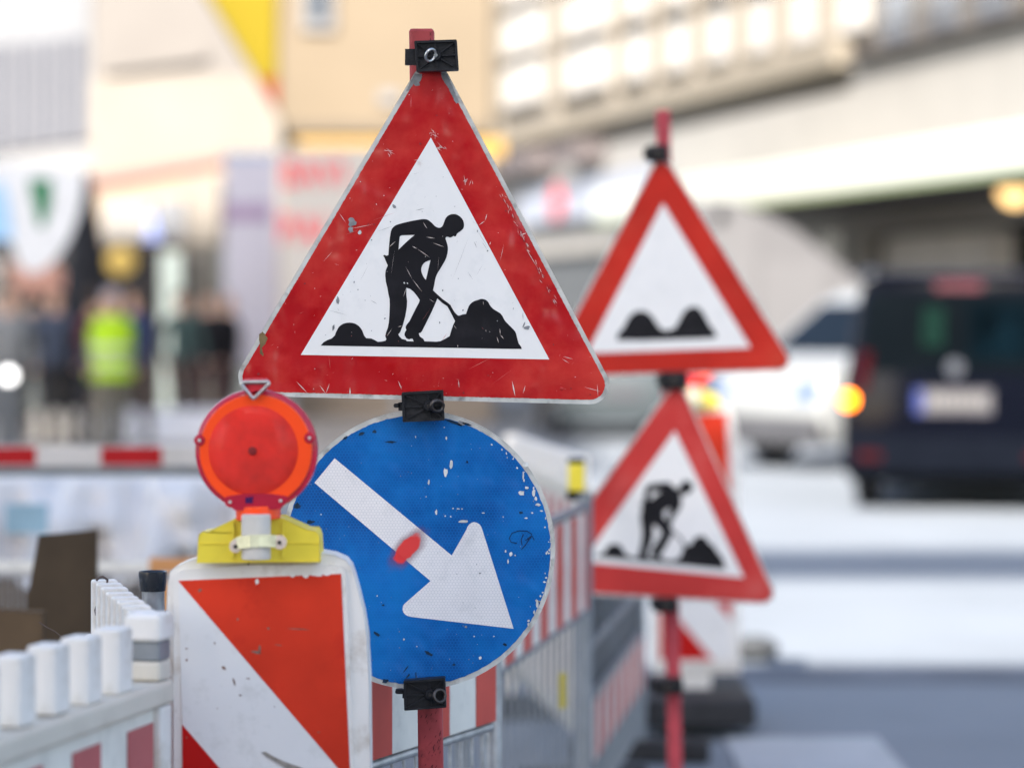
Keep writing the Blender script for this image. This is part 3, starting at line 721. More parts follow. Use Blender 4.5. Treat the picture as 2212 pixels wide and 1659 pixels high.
NV = vehicle("van", "dark navy van driving away with its left indicator lit orange", "van", (X(2062, 23), 23, 0), R(-12), navy_lev, M['navy'], M['glass_car'],
        [(-0.76, 0.85, 0.33), (0.76, 0.85, 0.33), (-0.76, 3.85, 0.33), (0.76, 3.85, 0.33)], navy_rear, side=[(0.5, 1.7, 1.2, 1.7), (1.8, 3.0, 1.2, 1.7)])
# white van, side on, facing left
M['van_white'] = mat("white van paint", (0.20, 0.205, 0.205), 0.3, 0.03, 2, coat=0.5)
M['trim_dark'] = mat("grey lower trim", (0.05, 0.05, 0.055), 0.6)
def white_rear(o, hwf, y0f):
    panel(o, "rear_window", M['glass_car'], hwf, y0f, -0.7, 0.7, 1.2, 1.75)
    for s in (-1, 1): panel(o, "tail_light", M['tail'], hwf, y0f, s * 0.82, s * 0.74, 0.8, 1.2, off=0.02)
def white_front(o, hwf, y1f):
    panel(o, "windscreen", M['glass_car'], hwf, y1f, -0.72, 0.72, 1.2, 1.72, front=True)
    MB().box(-0.85, 0.85, y1f(0.5) - 0.15, y1f(0.5) + 0.09, 0.26, 0.56).build("front_bumper", M['trim_dark'], o, local=True, bevel=0.05)
    for s in (-1, 1): panel(o, "headlight", M['chrome'], hwf, y1f, s * 0.80, s * 0.52, 0.72, 0.9, off=0.02, front=True)
    for s in (-1, 1):
        MB().box(-0.09 + s * 1.0, 0.09 + s * 1.0, 3.35, 3.45, 1.15, 1.38).build("mirror", M['trim_dark'], o, local=True, bevel=0.03)
wl = [(0.26, 0.82, 0.1, 4.75), (0.36, 0.87, 0.02, 4.95), (0.7, 0.89, 0.0, 5.0), (1.0, 0.88, 0.02, 4.85), (1.16, 0.87, 0.04, 4.25), (1.74, 0.79, 0.12, 3.4), (1.88, 0.74, 0.2, 3.1), (1.92, 0.64, 0.3, 2.9)]
WV = vehicle("van", "white van seen from its front left, half hidden behind the navy van", "van", (X(2335, 32.5), 32.5, 0), R(128), wl, M['van_white'], M['glass_teal'],
        [(-0.78, 0.95, 0.33), (0.78, 0.95, 0.33), (-0.78, 4.05, 0.33), (0.78, 4.05, 0.33)], white_rear, white_front, side=[(2.5, 3.1, 1.22, 1.70)])
WV.scale = (1, 1, 1.0)
# small dark car far away behind the signs
sm = [(0.22, 0.78, 0.1, 3.9), (0.32, 0.83, 0.02, 4.05), (0.6, 0.85, 0.0, 4.1), (0.88, 0.83, 0.04, 3.9), (0.95, 0.80, 0.25, 3.0), (1.35, 0.68, 0.65, 2.3), (1.43, 0.58, 0.85, 2.1)]
def small_rear(o, hwf, y0f):
    panel(o, "rear_window", M['glass_car'], hwf, y0f, -0.6, 0.6, 1.0, 1.32)
    for s in (-1, 1): panel(o, "tail_light", M['tail'], hwf, y0f, s * 0.80, s * 0.55, 0.66, 0.84, off=0.02)
    MB().box(-0.25, 0.25, y0f(0.6) - 0.03, y0f(0.6) - 0.01, 0.55, 0.67).build("number_plate", M['plate'], o, local=True)
vehicle("car", "small dark grey car far down the road beside the lower works triangle", "car", (X(1345, 36), 36, 0), R(4), sm, mat("grey car paint", (0.05, 0.06, 0.065), 0.3, coat=0.5), M['glass_car'],
        [(-0.72, 0.75, 0.3), (0.72, 0.75, 0.3), (-0.72, 3.3, 0.3), (0.72, 3.3, 0.3)], small_rear, side=[(0.9, 1.8, 1.0, 1.32)])
# box truck
D = 38
t = thing("box_truck", "light grey box truck parked behind the rough road triangle", "truck", (X(1660, D), D, 0), 0)
MB().prism([[(X(1490, D), 0.75), (X(1858, D), 0.75)] + P2([(1858, 604), (1800, 556), (1715, 492), (1640, 452), (1580, 440), (1490, 440)], D)], D, D + 4.5).build("cargo_box", mat("grey truck box", (0.088, 0.086, 0.09), 0.5, 0.04, 1), t, bevel=0.05)
for k in (0, 1):
    MB().box(X(1497 + k * 146, D), X(1637 + k * 146, D), D - 0.03, D - 0.001, 0.85, Z(472 + k * 96, D)).build("rear_door", mat("grey truck door", (0.098, 0.096, 0.10), 0.5, 0.03, 1), t, bevel=0.01)
MB().box(X(1500, D), X(1850, D), D + 4.6, D + 6.2, 0.5, 1.9).build("cab", M['van_white'], t, bevel=0.15)
MB().box(X(1490, D), X(1858, D), D + 0.05, D + 6, 0.5, 0.749).build("chassis", M['bumper'], t)
for x in (X(1520, D), X(1828, D)):
    for y in (D + 1.2, D + 5.2):
        MB().cyl((x - 0.13, y, 0.42), (x + 0.13, y, 0.42), 0.42, seg=20).build("wheel", M['rubber'], t)
MB().box(X(1545, D), X(1565, D), D - 0.1, D, Z(480, D), Z(452, D)).build("marker_lamp", M['bumper'], t)
# made-up polished ball and post, added to catch a sun glint
o = thing("glint_ball", "small polished ball on a thin post, added for a sun glint just left of the navy van", "mirror", (X(1884, 27), 27, 0))  # filed under mirror, but only an added glint ball
MB().cyl((X(1884, 27), 27, 0), (X(1884, 27), 27, Z(598, 27) - 0.05), 0.02).build("post", M['van_white'], o)
MB().ball(W(1884, 598, 27), 0.07, 24).build("ball", mat("polished ball", (0.95, 0.95, 0.95), 0.3, 0.01, metal=1.0), o, smooth=60)

# ================================================================== NEAR ROADWORKS
# ---------------------------------------------------------- sign geometry helpers
def rounded(poly, r, n=8):
    out = []; m = len(poly)
    for i in range(m):
        p = Vector(poly[i]); a = (Vector(poly[i - 1]) - p).normalized(); b_ = (Vector(poly[(i + 1) % m]) - p).normalized()
        rad = r[i] if isinstance(r, (list, tuple)) else r
        ang = a.angle(b_); t = rad / math.tan(ang / 2)
        c = p + (a + b_).normalized() * (rad / math.sin(ang / 2))
        s0 = p + a * t - c; s1 = p + b_ * t - c
        a0 = math.atan2(s0.y, s0.x); a1 = math.atan2(s1.y, s1.x); d = a1 - a0
        while d > math.pi: d -= 2 * math.pi
        while d < -math.pi: d += 2 * math.pi
        for k in range(n + 1):
            q = a0 + d * k / n; out.append((c.x + rad * math.cos(q), c.y + rad * math.sin(q)))
    return out
def inset(poly, d):
    out = []; m = len(poly)
    for i in range(m):
        p = Vector(poly[i]); a = (Vector(poly[i - 1]) - p).normalized(); b_ = (Vector(poly[(i + 1) % m]) - p).normalized()
        out.append(tuple(p + (a + b_).normalized() * (d / math.sin(a.angle(b_) / 2))))
    return out
def jag(poly, amp, step=4.0, rg=rnd):
    out = []; m = len(poly)
    for i in range(m):
        a, b_ = Vector(poly[i]), Vector(poly[(i + 1) % m]); L = (b_ - a).length; n = max(1, int(L / step))
        for k in range(n):
            p = a.lerp(b_, k / n); out.append((p.x + rg.uniform(-amp, amp), p.y + rg.uniform(-amp, amp)))
    return out
def sliver(mb, u0, v0, u1, v1, w, D, t=0.0002):
    a, b_ = Vector((X(u0, D), Z(v0, D))), Vector((X(u1, D), Z(v1, D)))
    d = (b_ - a); n = Vector((-d.y, d.x)).normalized() * (w * px(D) / 2)
    m = a.lerp(b_, 0.5)
    pts = [a, m - n, b_, m + n]
    mb.add([(p.x, D, p.y) for p in pts], [(0, 1, 2, 3)]); return mb
def blob(mb, u, v, ru, rv, D, n=9, rg=rnd, rot=0.0):
    pts = []
    for i in range(n):
        t = 2 * math.pi * i / n; k = rg.uniform(0.6, 1.15)
        a, b_ = ru * k * math.cos(t), rv * k * math.sin(t)
        pts.append((u + a * math.cos(rot) - b_ * math.sin(rot), v + a * math.sin(rot) + b_ * math.cos(rot)))
    c = W(u, v, D)
    vs = [tuple(c)] + [tuple(W(p[0], p[1], D)) for p in pts]
    mb.add(vs, [(0, i + 1, (i + 1) % n + 1) for i in range(n)]); return mb
def inside(p, poly):
    x, y = p; c = False; j = len(poly) - 1
    for i in range(len(poly)):
        if (poly[i][1] > y) != (poly[j][1] > y) and x < (poly[j][0] - poly[i][0]) * (y - poly[i][1]) / (poly[j][1] - poly[i][1]) + poly[i][0]: c = not c
        j = i
    return c

ZK = lambda pts: [(679.3 + x * .21937, 439.9 + y * .21937) for x, y in pts]
PIC = ZK([(62,1398),(90,1365),(125,1345),(170,1328),(200,1300),(215,1260),(240,1215),(262,1196),(285,1183),(315,1175),(345,1172),(375,1175),(400,1182),(422,1194),(440,1208),(457,1228),(470,1250),(490,1300),(510,1325),(560,1328),(595,1345),(625,1362),(665,1358),(700,1350),(708,1335),(697,1305),(705,1270),(722,1225),(733,1170),(738,1100),(742,1000),(740,940),(728,890),(718,830),(703,770),(697,710),(698,685),(703,655),(722,610),(706,575),(690,535),(676,512),(690,506),(710,515),(728,508),(735,420),(742,340),(752,280),(757,262),(766,245),(785,225),(802,214),(820,207),(880,190),(960,172),(1040,158),(1065,155),(1085,155),(1106,158),(1125,166),(1155,190),(1185,222),(1200,232),(1215,238),(1228,240),(1242,238),(1253,231),(1262,220),(1272,198),(1280,175),(1287,156),(1295,142),(1308,126),(1325,115),(1345,107),(1365,105),(1386,106),(1405,112),(1424,122),(1440,135),(1455,152),(1465,170),(1471,192),(1473,215),(1471,234),(1463,251),(1450,263),(1435,275),(1418,286),(1405,297),(1399,308),(1395,320),(1385,326),(1368,320),(1350,333),(1335,336),(1310,328),(1298,330),(1292,337),(1291,350),(1303,385),(1310,408),(1314,435),(1314,460),(1311,485),(1300,530),(1287,560),(1270,590),(1235,650),(1218,675),(1205,700),(1196,722),(1190,745),(1180,800),(1168,855),(1210,895),(1260,940),(1310,975),(1340,1000),(1355,1030),(1380,1070),(1398,1090),(1415,1103),(1430,1103),(1460,1092),(1492,1088),(1505,1050),(1520,1010),(1534,990),(1550,975),(1569,963),(1590,955),(1615,948),(1632,941),(1650,939),(1670,942),(1690,950),(1703,961),(1715,975),(1726,998),(1740,1018),(1758,1036),(1780,1050),(1830,1080),(1850,1105),(1870,1145),(1885,1165),(1920,1200),(1960,1240),(1975,1258),(1985,1280),(2000,1340),(2010,1375),(2038,1415),(2040,1432)])
HOLES = [ZK(h) for h in (
 [(828,455),(832,400),(838,340),(842,325),(850,318),(865,313),(900,312),(988,310),(950,340),(900,385)],
 [(1143,558),(1130,610),(1115,680),(1097,752),(1082,735),(1070,715),(1060,693),(1053,670),(1051,652),(1053,635),(1059,616),(1068,600),(1080,586),(1095,575),(1118,566)],
 [(905,830),(940,840),(975,868),(1010,910),(1037,950),(1030,975),(1000,1030),(965,1100),(935,1160),(910,1190),(899,1208),(898,1225),(905,1245),(893,1265),(887,1283),(888,1300),(905,1325),(920,1334),(935,1337),(948,1330),(965,1330),(978,1357),(910,1355),(900,1342),(860,1332),(835,1305),(826,1288),(845,1265),(870,1200),(895,1110),(910,1020),(913,960),(905,900)],
 [(1210,935),(1260,980),(1308,1012),(1330,1050),(1385,1158),(1368,1190),(1350,1240),(1332,1305),(1290,1330),(1240,1355),(1200,1360),(1085,1356),(1070,1330),(1040,1310),(1028,1285),(1030,1275),(1045,1273),(1060,1255),(1100,1175),(1150,1075),(1190,985)])]

def tri_sign(name, label, outer, inner, D, r, rim, pics, dep=0.016, mats=('red_film', 'white_film', 'black_film'), jg=0.5):
    cu = sum(p[0] for p in outer) / 3; cv = max(p[1] for p in outer)
    o = thing(name, label, "sign", tuple(W(cu, cv, D)))
    q = lambda poly: P2(poly, D)
    MB().prism([q(rounded(outer, r))], D, D + dep).build("sign_plate", M['rim'], o, bevel=0.0012)
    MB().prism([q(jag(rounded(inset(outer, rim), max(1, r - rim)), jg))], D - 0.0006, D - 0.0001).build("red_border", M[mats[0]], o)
    MB().prism([q(inner)], D - 0.0011, D - 0.0007).build("white_field", M[mats[1]], o)
    for loops in pics:
        MB().prism([q(l) for l in loops], D - 0.0016, D - 0.0012).build("pictogram", M[mats[2]], o)
    return o

# ---------------------------------------------------------- main triangle
SD = 5.09
OUT1 = [(932.9, 94.5), (1345, 875), (484, 853.7)]
INN1 = [(930.8, 297.8), (1186.6, 776.5), (649.8, 766.7)]
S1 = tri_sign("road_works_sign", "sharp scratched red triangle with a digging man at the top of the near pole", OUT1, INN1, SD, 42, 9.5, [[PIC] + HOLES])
# wear on the sheet
rg = random.Random(11)
film = rounded(inset(OUT1, 12), 30)
FD1 = SD - 0.0019
light, dark, bare, chip, tint, pink = MB(), MB(), MB(), MB(), MB(), MB()
ZB = lambda x, y: (679.3 + x * .21937, 439.9 + y * .21937)
def zline(mb, x0, y0, x1, y1, w=1.2):
    a, b_ = ZB(x0, y0), ZB(x1, y1); sliver(mb, a[0], a[1], b_[0], b_[1], w * 0.65, FD1)
for l in ((240,90,310,190,1.4),(1550,170,1620,215,1),(1700,100,1680,170,2.4),(1680,170,1620,213,2.2),(2030,310,2090,290,3.0),(960,420,1010,445,2.4),(1010,445,1140,535,1.5),(900,625,960,740,1.3),(960,740,1060,870,1.5),(1070,185,1110,250,2),(1160,385,1280,430,1.6),(735,430,800,370,1.6),(1825,1230,1830,1290,2.2),(1830,1290,1865,1335,2.0),(1795,1310,1815,1375,2.2),(1410,1390,1412,1415,2),(710,1310,765,1230,1.5),(875,920,905,830,1.4),(350,250,580,205,1.4),(1735,375,1725,410,2.2),(1865,400,1830,560,1.0),(2075,430,2200,640,1.6),(1100,330,1190,345,2.0),(820,1215,860,1205,1.6),(1660,960,1665,1000,1.2),(1370,1195,1400,1235,1.0),(1130,940,1185,975,1.0)):
    zline(light, *l)
for u0, v0, u1, v1, w in ((756, 836, 756, 858, 3.0), (1106, 822, 1113, 857, 2.6), (690, 832, 705, 852, 1.5), (640, 824, 665, 850, 1.5), (712, 828, 704, 850, 1.4), (1290, 829, 1292, 858, 1.2), (1262, 836, 1298, 846, 1.0), (1135, 832, 1130, 850, 1.2), (860, 822, 868, 842, 1.5), (990, 820, 992, 838, 1.2), (1216, 770, 1238, 776, 1.0), (1214, 775, 1230, 785, 1.0)):
    sliver(light, u0, v0, u1, v1, w, FD1)
for l in ((990,70,1085,50,1.6),(610,280,790,215,0.9),(1570,370,1600,440,1.3),(1640,365,1715,475,0.9),(1505,665,1560,750,0.8),(550,950,620,990,1.2),(330,1100,120,1045,0.8),(1350,770,1520,330,0.5),(2050,1070,2055,1150,1.4),(1960,1020,1955,1050,1.8)):
    zline(dark, *l)
for x, y, a, b_, r_ in ((785,28,26,16,0.8),(230,960,16,44,-0.15),(1262,855,8,16,0.3),(1233,1172,7,12,0),(390,772,6,12,0.2),(1462,1050,9,9,0),(692,1132,9,10,0),(185,1225,12,42,0.2),(562,360,9,9,0),(748,180,7,8,0),(1604,270,6,14,0),(1705,466,10,9,0)):
    p = ZB(x, y); blob(bare, p[0], p[1], a * .219, b_ * .219, FD1, rg=rg, rot=r_)
p = ZB(372, 185); blob(bare, p[0], p[1], 9, 11, FD1, 12, rg); p = ZB(358, 255); blob(bare, p[0], p[1], 6, 8, FD1, 10, rg)
p = ZB(448, 285); blob(chip, p[0], p[1], 5, 5, FD1, 8, rg)
p = ZB(2090, 1225); blob(bare, p[0], p[1], 8, 5, FD1, 11, rg); p = ZB(2060, 1195); blob(bare, p[0], p[1], 2, 7, FD1, 8, rg, 0.4)
for x, y, r_ in ((885, 782, 2.2), (916, 785, 1.8)):
    p = ZB(x, y); blob(chip, p[0], p[1], r_, r_, FD1, 10, random.Random(1))
n = 0
while n < 300:      # fine random scratches, mostly on the red
    u, v = rg.uniform(505, 1325), rg.uniform(140, 870)
    if not inside((u, v), film): continue
    onw = inside((u, v), INN1)
    n += 1
    if n % 2 == 0 and min(abs(0.5927 * (v - 94.5) + u - 932.9) * .86, abs(932.9 + .5276 * (v - 94.5) - u) * .88, abs(865 - v)) > 34: continue
    a = rg.gauss(-0.9, 0.7) if rg.random() < 0.6 else rg.uniform(0, 3.14); L_n = min(60, rg.paretovariate(1.1) * 2.2)
    if not inside((u + L_n * math.cos(a), v + L_n * math.sin(a)), film): continue
    k = rg.random()
    if onw and not inside((u, v), PIC):
        if k < 0.75: sliver(dark, u, v, u + L_n * math.cos(a), v + L_n * math.sin(a), rg.uniform(0.2, 0.5), FD1)
        else: blob(bare, u, v, rg.uniform(0.6, 1.6), rg.uniform(0.6, 1.8), FD1, 6, rg)
    else:
        if k < 0.62: sliver(light if rg.random() < 0.4 else pink, u, v, u + L_n * math.cos(a), v + L_n * math.sin(a), rg.uniform(0.25, 0.85), FD1)
        elif k < 0.8: blob(chip, u, v, rg.uniform(0.5, 1.3), rg.uniform(0.5, 1.5), FD1, 6, rg)
        elif not inside((u, v), PIC): blob(tint, u, v, rg.uniform(1, 3), rg.uniform(1, 4), FD1, 8, rg, a)
for u, v in ((600, 300), (905, 352), (938, 290), (1011, 395), (840, 330), (952, 320)):
    for k in range(9): sliver(light, u + rg.gauss(0, 7), v + rg.gauss(0, 6), u + rg.gauss(0, 7), v + rg.gauss(0, 6), 0.8, FD1) if inside((u, v), film) else None
# long dark abrasion down the right leg of the border
for k in range(90):
    t_ = rg.random(); u = 1085 + t_ * 110 + rg.gauss(0, 3); v = 420 + t_ * 230 + rg.gauss(0, 4)
    sliver(tint if rg.random() < 0.6 else light, u, v, u + rg.uniform(2, 8), v + rg.uniform(4, 14), rg.uniform(0.4, 1.3), FD1)
for mb_, nm, m_ in ((pink, "fine_scratches", 'scratch_pink'), (light, "scratches", 'scratch'), (dark, "dark_scratches", 'scratch_dark'), (bare, "bare_patches", 'bare'), (chip, "chips", 'chip'), (tint, "scuffs", 'tint')):
    oo = mb_.build(nm, M[m_], S1); oo['kind'] = 'stuff'
# grey bare border creeping over the red near the apex and rust at the lower left corner
mb = MB()
mb.prism([P2(jag([(896, 160), (912, 160), (911, 172), (905, 178), (908, 186), (898, 187), (893, 182), (884, 196), (876, 200)], 0.8, 3), SD)], SD - 0.0009, SD - 0.00065)
bm2 = MB(); bm2.prism([P2(jag([(966, 160), (952, 160), (956, 172), (968, 190), (985, 225), (992, 222), (978, 190)], 0.8, 3), SD)], SD - 0.0009, SD - 0.00065)
mb.build("bare_metal_edge", M['bare'], S1); bm2.build("bare_metal_edge", M['bare'], S1)
mb = MB(); mb.prism([P2(jag([(560, 722), (568, 716), (578, 730), (574, 742), (566, 752), (570, 770), (562, 764)], 1.0, 3), SD)], SD - 0.0009, SD - 0.00065)
mb.build("rust_stain", M['rust'], S1)
# round rivet dent lower right
mb = MB(); c = W(1213, 840, SD)
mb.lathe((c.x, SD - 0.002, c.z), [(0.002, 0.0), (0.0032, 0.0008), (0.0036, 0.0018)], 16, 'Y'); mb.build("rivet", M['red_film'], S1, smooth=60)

# ---------------------------------------------------------- blue round sign
Cu, Cv = 903.6, 1188.0
def circ(ru, rv, n=96, amp=0, rg=rnd): return [(Cu + (ru + rg.uniform(-amp, amp)) * math.cos(2 * math.pi * i / n), Cv + (rv + rg.uniform(-amp, amp)) * math.sin(2 * math.pi * i / n)) for i in range(n)]
DD = 5.10
M['blue_film'] = mat("blue reflective film", (0.0, 0.085, 0.32), 0.32, 0.3, 5, 0.6, 6, dirt_sheen=(0.002, 0.165, 0.46), dirt_sheen_amt=0.8, dscale=5, spec=0.35, bdist=0.03, dlo=0.42, dhi=0.68)
M['arrow_film'] = mat("white reflective film", (0.78, 0.745, 0.73), 0.38, 0.04, 14, 0.25, 9, dirt_sheen=(0.45, 0.45, 0.44), dirt_sheen_amt=0.4, dscale=18, spec=0.3, bdist=0.006)
s_ = px(DD)
spr = ((881 - Cu) * s_, (Cv - 1185) * s_, 0.66, 0.75, 0.030, 0.0145)
ZC = lambda x, y: (614.6 + x * .4368, 828.1 + y * .4368)
S2 = thing("direction_sign", "round blue sign with a white arrow pointing down right and a red paint spot", "sign", (X(Cu, DD), DD, Z(Cv, DD)))
add_spray_and_hex(M['blue_film'], (0.005, 0.17, 0.56), 0.55, spray=spr)
add_spray_and_hex(M['arrow_film'], (0.44, 0.44, 0.47), 0.5, spray=spr)
MB().prism([P2(circ(295.5, 301), DD)], DD, DD + 0.016).build("sign_plate", M['rim'], S2, bevel=0.0012)
MB().prism([P2(circ(285.5, 290.5, 260, 0.9), DD)], DD - 0.0006, DD - 0.0001).build("blue_field", M['blue_film'], S2)
arrow = [(248,370),(827,850),(900,722),(905,708),(915,695),(926,688),(938,685),(950,688),(962,694),(970,703),(976,716),(1133,1212),(625,1153),(610,1149),(597,1142),(588,1131),(584,1116),(586,1100),(592,1090),(722,976),(148,491)]
MB().prism([P2([ZC(*p) for p in arrow], DD)], DD - 0.0011, DD - 0.0007).build("white_arrow", M['arrow_film'], S2)
FD2 = DD - 0.0015
chip, dark, bare = MB(), MB(), MB()
for x, y, a, b_ in ((825,400,10,26),(797,440,10,22),(1172,543,16,14),(1197,517,10,8),(1232,540,12,22),(1243,570,8,14),(750,638,8,16),(885,683,26,9),(795,655,4,4),(822,658,4,4),(833,618,5,4),(860,620,8,4),(878,620,4,4),(982,640,8,4),(1082,660,3,4),(1195,665,9,5),(1025,303,5,5),(800,270,4,10),(713,490,5,14),(1180,455,4,20),(1185,480,4,8),(1255,600,14,8),(1270,630,10,5),(1225,640,6,4),(1130,350,12,8),(1190,400,18,12),(1120,845,8,12),(1105,880,4,12),(1093,830,5,8),(1140,850,5,4),(967,1357,9,9),(590,1265,5,5),(938,1250,4,4),(1035,1250,5,4),(1250,1085,7,22),(1235,1130,6,12),(1205,1190,5,10),(1316,890,4,16),(1320,860,4,10),(180,648,4,4),(790,218,4,4),(648,265,3,6),(700,560,3,3),(458,1050,4,4),(655,1300,4,3),(1305,975,5,14),(1290,1040,4,10)):
    p = ZC(x, y); blob(chip, p[0], p[1], a * .44, b_ * .44, FD2, 9, rg)
for k in range(30):
    t_ = rg.uniform(-0.9, 0.6); r_ = rg.uniform(276, 287); blob(chip, Cu + r_ * math.cos(t_), Cv + r_ * math.sin(t_), rg.uniform(0.8, 3.5), rg.uniform(1, 4), FD2, 7, rg)
for k in range(50):
    a_ = rg.uniform(0, 6.28); r_ = 280 * math.sqrt(rg.random()); blob(chip, Cu + r_ * math.cos(a_), Cv + r_ * math.sin(a_), rg.uniform(0.4, 0.9), rg.uniform(0.4, 1.0), FD2, 6, rg)
for x, y, a, b_, q in ((455,1238,24,8,0.6),(713,1335,26,8,0.5),(60,605,18,18,0),(125,685,24,11,-0.2),(497,1470,16,12,0),(840,195,50,8,0.3),(900,200,30,6,0.3),(525,290,30,6,0),(300,270,16,7,-0.5),(380,250,22,9,-0.4),(445,238,12,10,0),(600,1412,22,4,-0.9),(612,1445,20,4,-0.9),(650,1438,3,20,0),(488,1095,8,5,0),(1170,640,12,7,0),(903,388,6,7,0),(838,1390,7,6,0),(1090,1290,12,7,0.5)):
    p = ZC(x, y); blob(dark, p[0], p[1], a * .44, b_ * .44, FD2, 10, rg, q)
p = ZC(967, 938); blob(bare, p[0], p[1], 2.4, 2.4, FD2, 8, rg); p = ZC(897, 1203); blob(bare, p[0], p[1], 3, 3, FD2, 8, rg)
p = ZC(875, 197); blob(bare, p[0], p[1], 8, 6, FD2, 9, rg)
for k in range(70):
    a_ = rg.uniform(0, 6.28); r_ = 285 * math.sqrt(rg.random()); u, v = Cu + r_ * math.cos(a_), Cv + r_ * math.sin(a_)
    blob(bare, u, v, rg.uniform(0.4, 1.3), rg.uniform(0.4, 1.6), FD2, 7, rg)
S2c = chip.build("chips", M['chip'], S2); S2c['kind'] = 'stuff'
S2c = dark.build("scuffs", mat("dark blue grime", (0.012, 0.035, 0.07), 0.7, 0.5, 120), S2); S2c['kind'] = 'stuff'
S2c = bare.build("bare_patches", M['bare'], S2); S2c['kind'] = 'stuff'
mb = MB()
for pl in ([(1150,790),(1120,785),(1112,765),(1125,740),(1160,728),(1200,730),(1222,745),(1215,765),(1190,775)], [(1175,800),(1170,770),(1182,745)], [(1210,770),(1190,800),(1172,820)], [(1200,765),(1225,755),(1235,775)]):
    mb.tube([W(*ZC(*p), DD - 0.0012) for p in pl], 0.0006, 5)
mb.build("scribble", mat("black marker", (0.01, 0.015, 0.04), 0.5), S2)

# ---------------------------------------------------------- main pole
PD = 5.145
pole = thing("sign_pole", "square red steel pole carrying the large triangle and the blue sign", "pole", (X(960, PD), PD, 0))
zt = Z(65, PD); hw = 0.0225
top_c = X(911, PD); bot_c = X(931, PD); k_ = (bot_c - top_c) / (zt - Z(1659, PD))
mb = MB(); rings = []
for z in (0.03, 0.5, 1.0, 1.5, 2.0, zt - 0.004):
    cx = top_c + (zt - z) * k_
    rings.append([Vector((cx + a, PD + b_, z)) for a, b_ in rounded([(-hw, -hw), (hw, -hw), (hw, hw), (-hw, hw)], 0.007, 3)])
cx = top_c; rings.append([Vector((cx + a, PD + b_, zt)) for a, b_ in rounded([(-hw + .003, -hw + .003), (hw - .003, -hw + .003), (hw - .003, hw - .003), (-hw + .003, hw - .003)], 0.005, 3)])
mb.loft(rings); mb.build("tube", M['pole'], pole, smooth=35)
mb = MB()
for k in range(70):
    z = rg.uniform(0.75, 0.97); cx = top_c + (zt - z) * k_
    x = cx + rg.gauss(0.0, 0.010); x = max(cx - 0.017, min(cx + 0.016, x))
    a = Vector((x, PD - hw - 0.0004, z)); l = rg.uniform(0.002, 0.007); w = rg.uniform(0.0004, 0.0010)
    mb.add([a, a + Vector((w, 0, -0.1 * l)), a + Vector((l * 0.5 + w, 0, l)), a + Vector((l * 0.5, 0, l))], [(0, 1, 2, 3)])
for k, z in enumerate((zt - 0.010, zt - 0.020, zt - 0.028)):        # little stamped marks by the top
    x = top_c + 0.015
    for (a0, b0, a1, b1) in ((0, 0.003, 0.003, -0.003), (0.003, 0.003, 0, -0.003)) if k == 0 else (((0.0015, .003, .0015, -.002), (0, -0.001, 0.0025, -0.001)) if k == 1 else ((0, 0.002, 0.003, 0.002), (0.0, 0.002, 0.0, -0.002))):
        mb.tube([(x + a0, PD - hw - 0.0003, z + b0), (x + a1, PD - hw - 0.0003, z + b1)], 0.0004, 4)
sm_ = mb.build("scratches", mat("dark pole scratch", (0.03, 0.012, 0.015), 0.7), pole); sm_['kind'] = 'stuff'
cx = top_c + (zt) * k_
MB().box(cx - 0.38, cx + 0.38, PD - 0.2, PD + 0.2, 0, 0.12).build("foot_block", M['rubber'], pole, bevel=0.02)

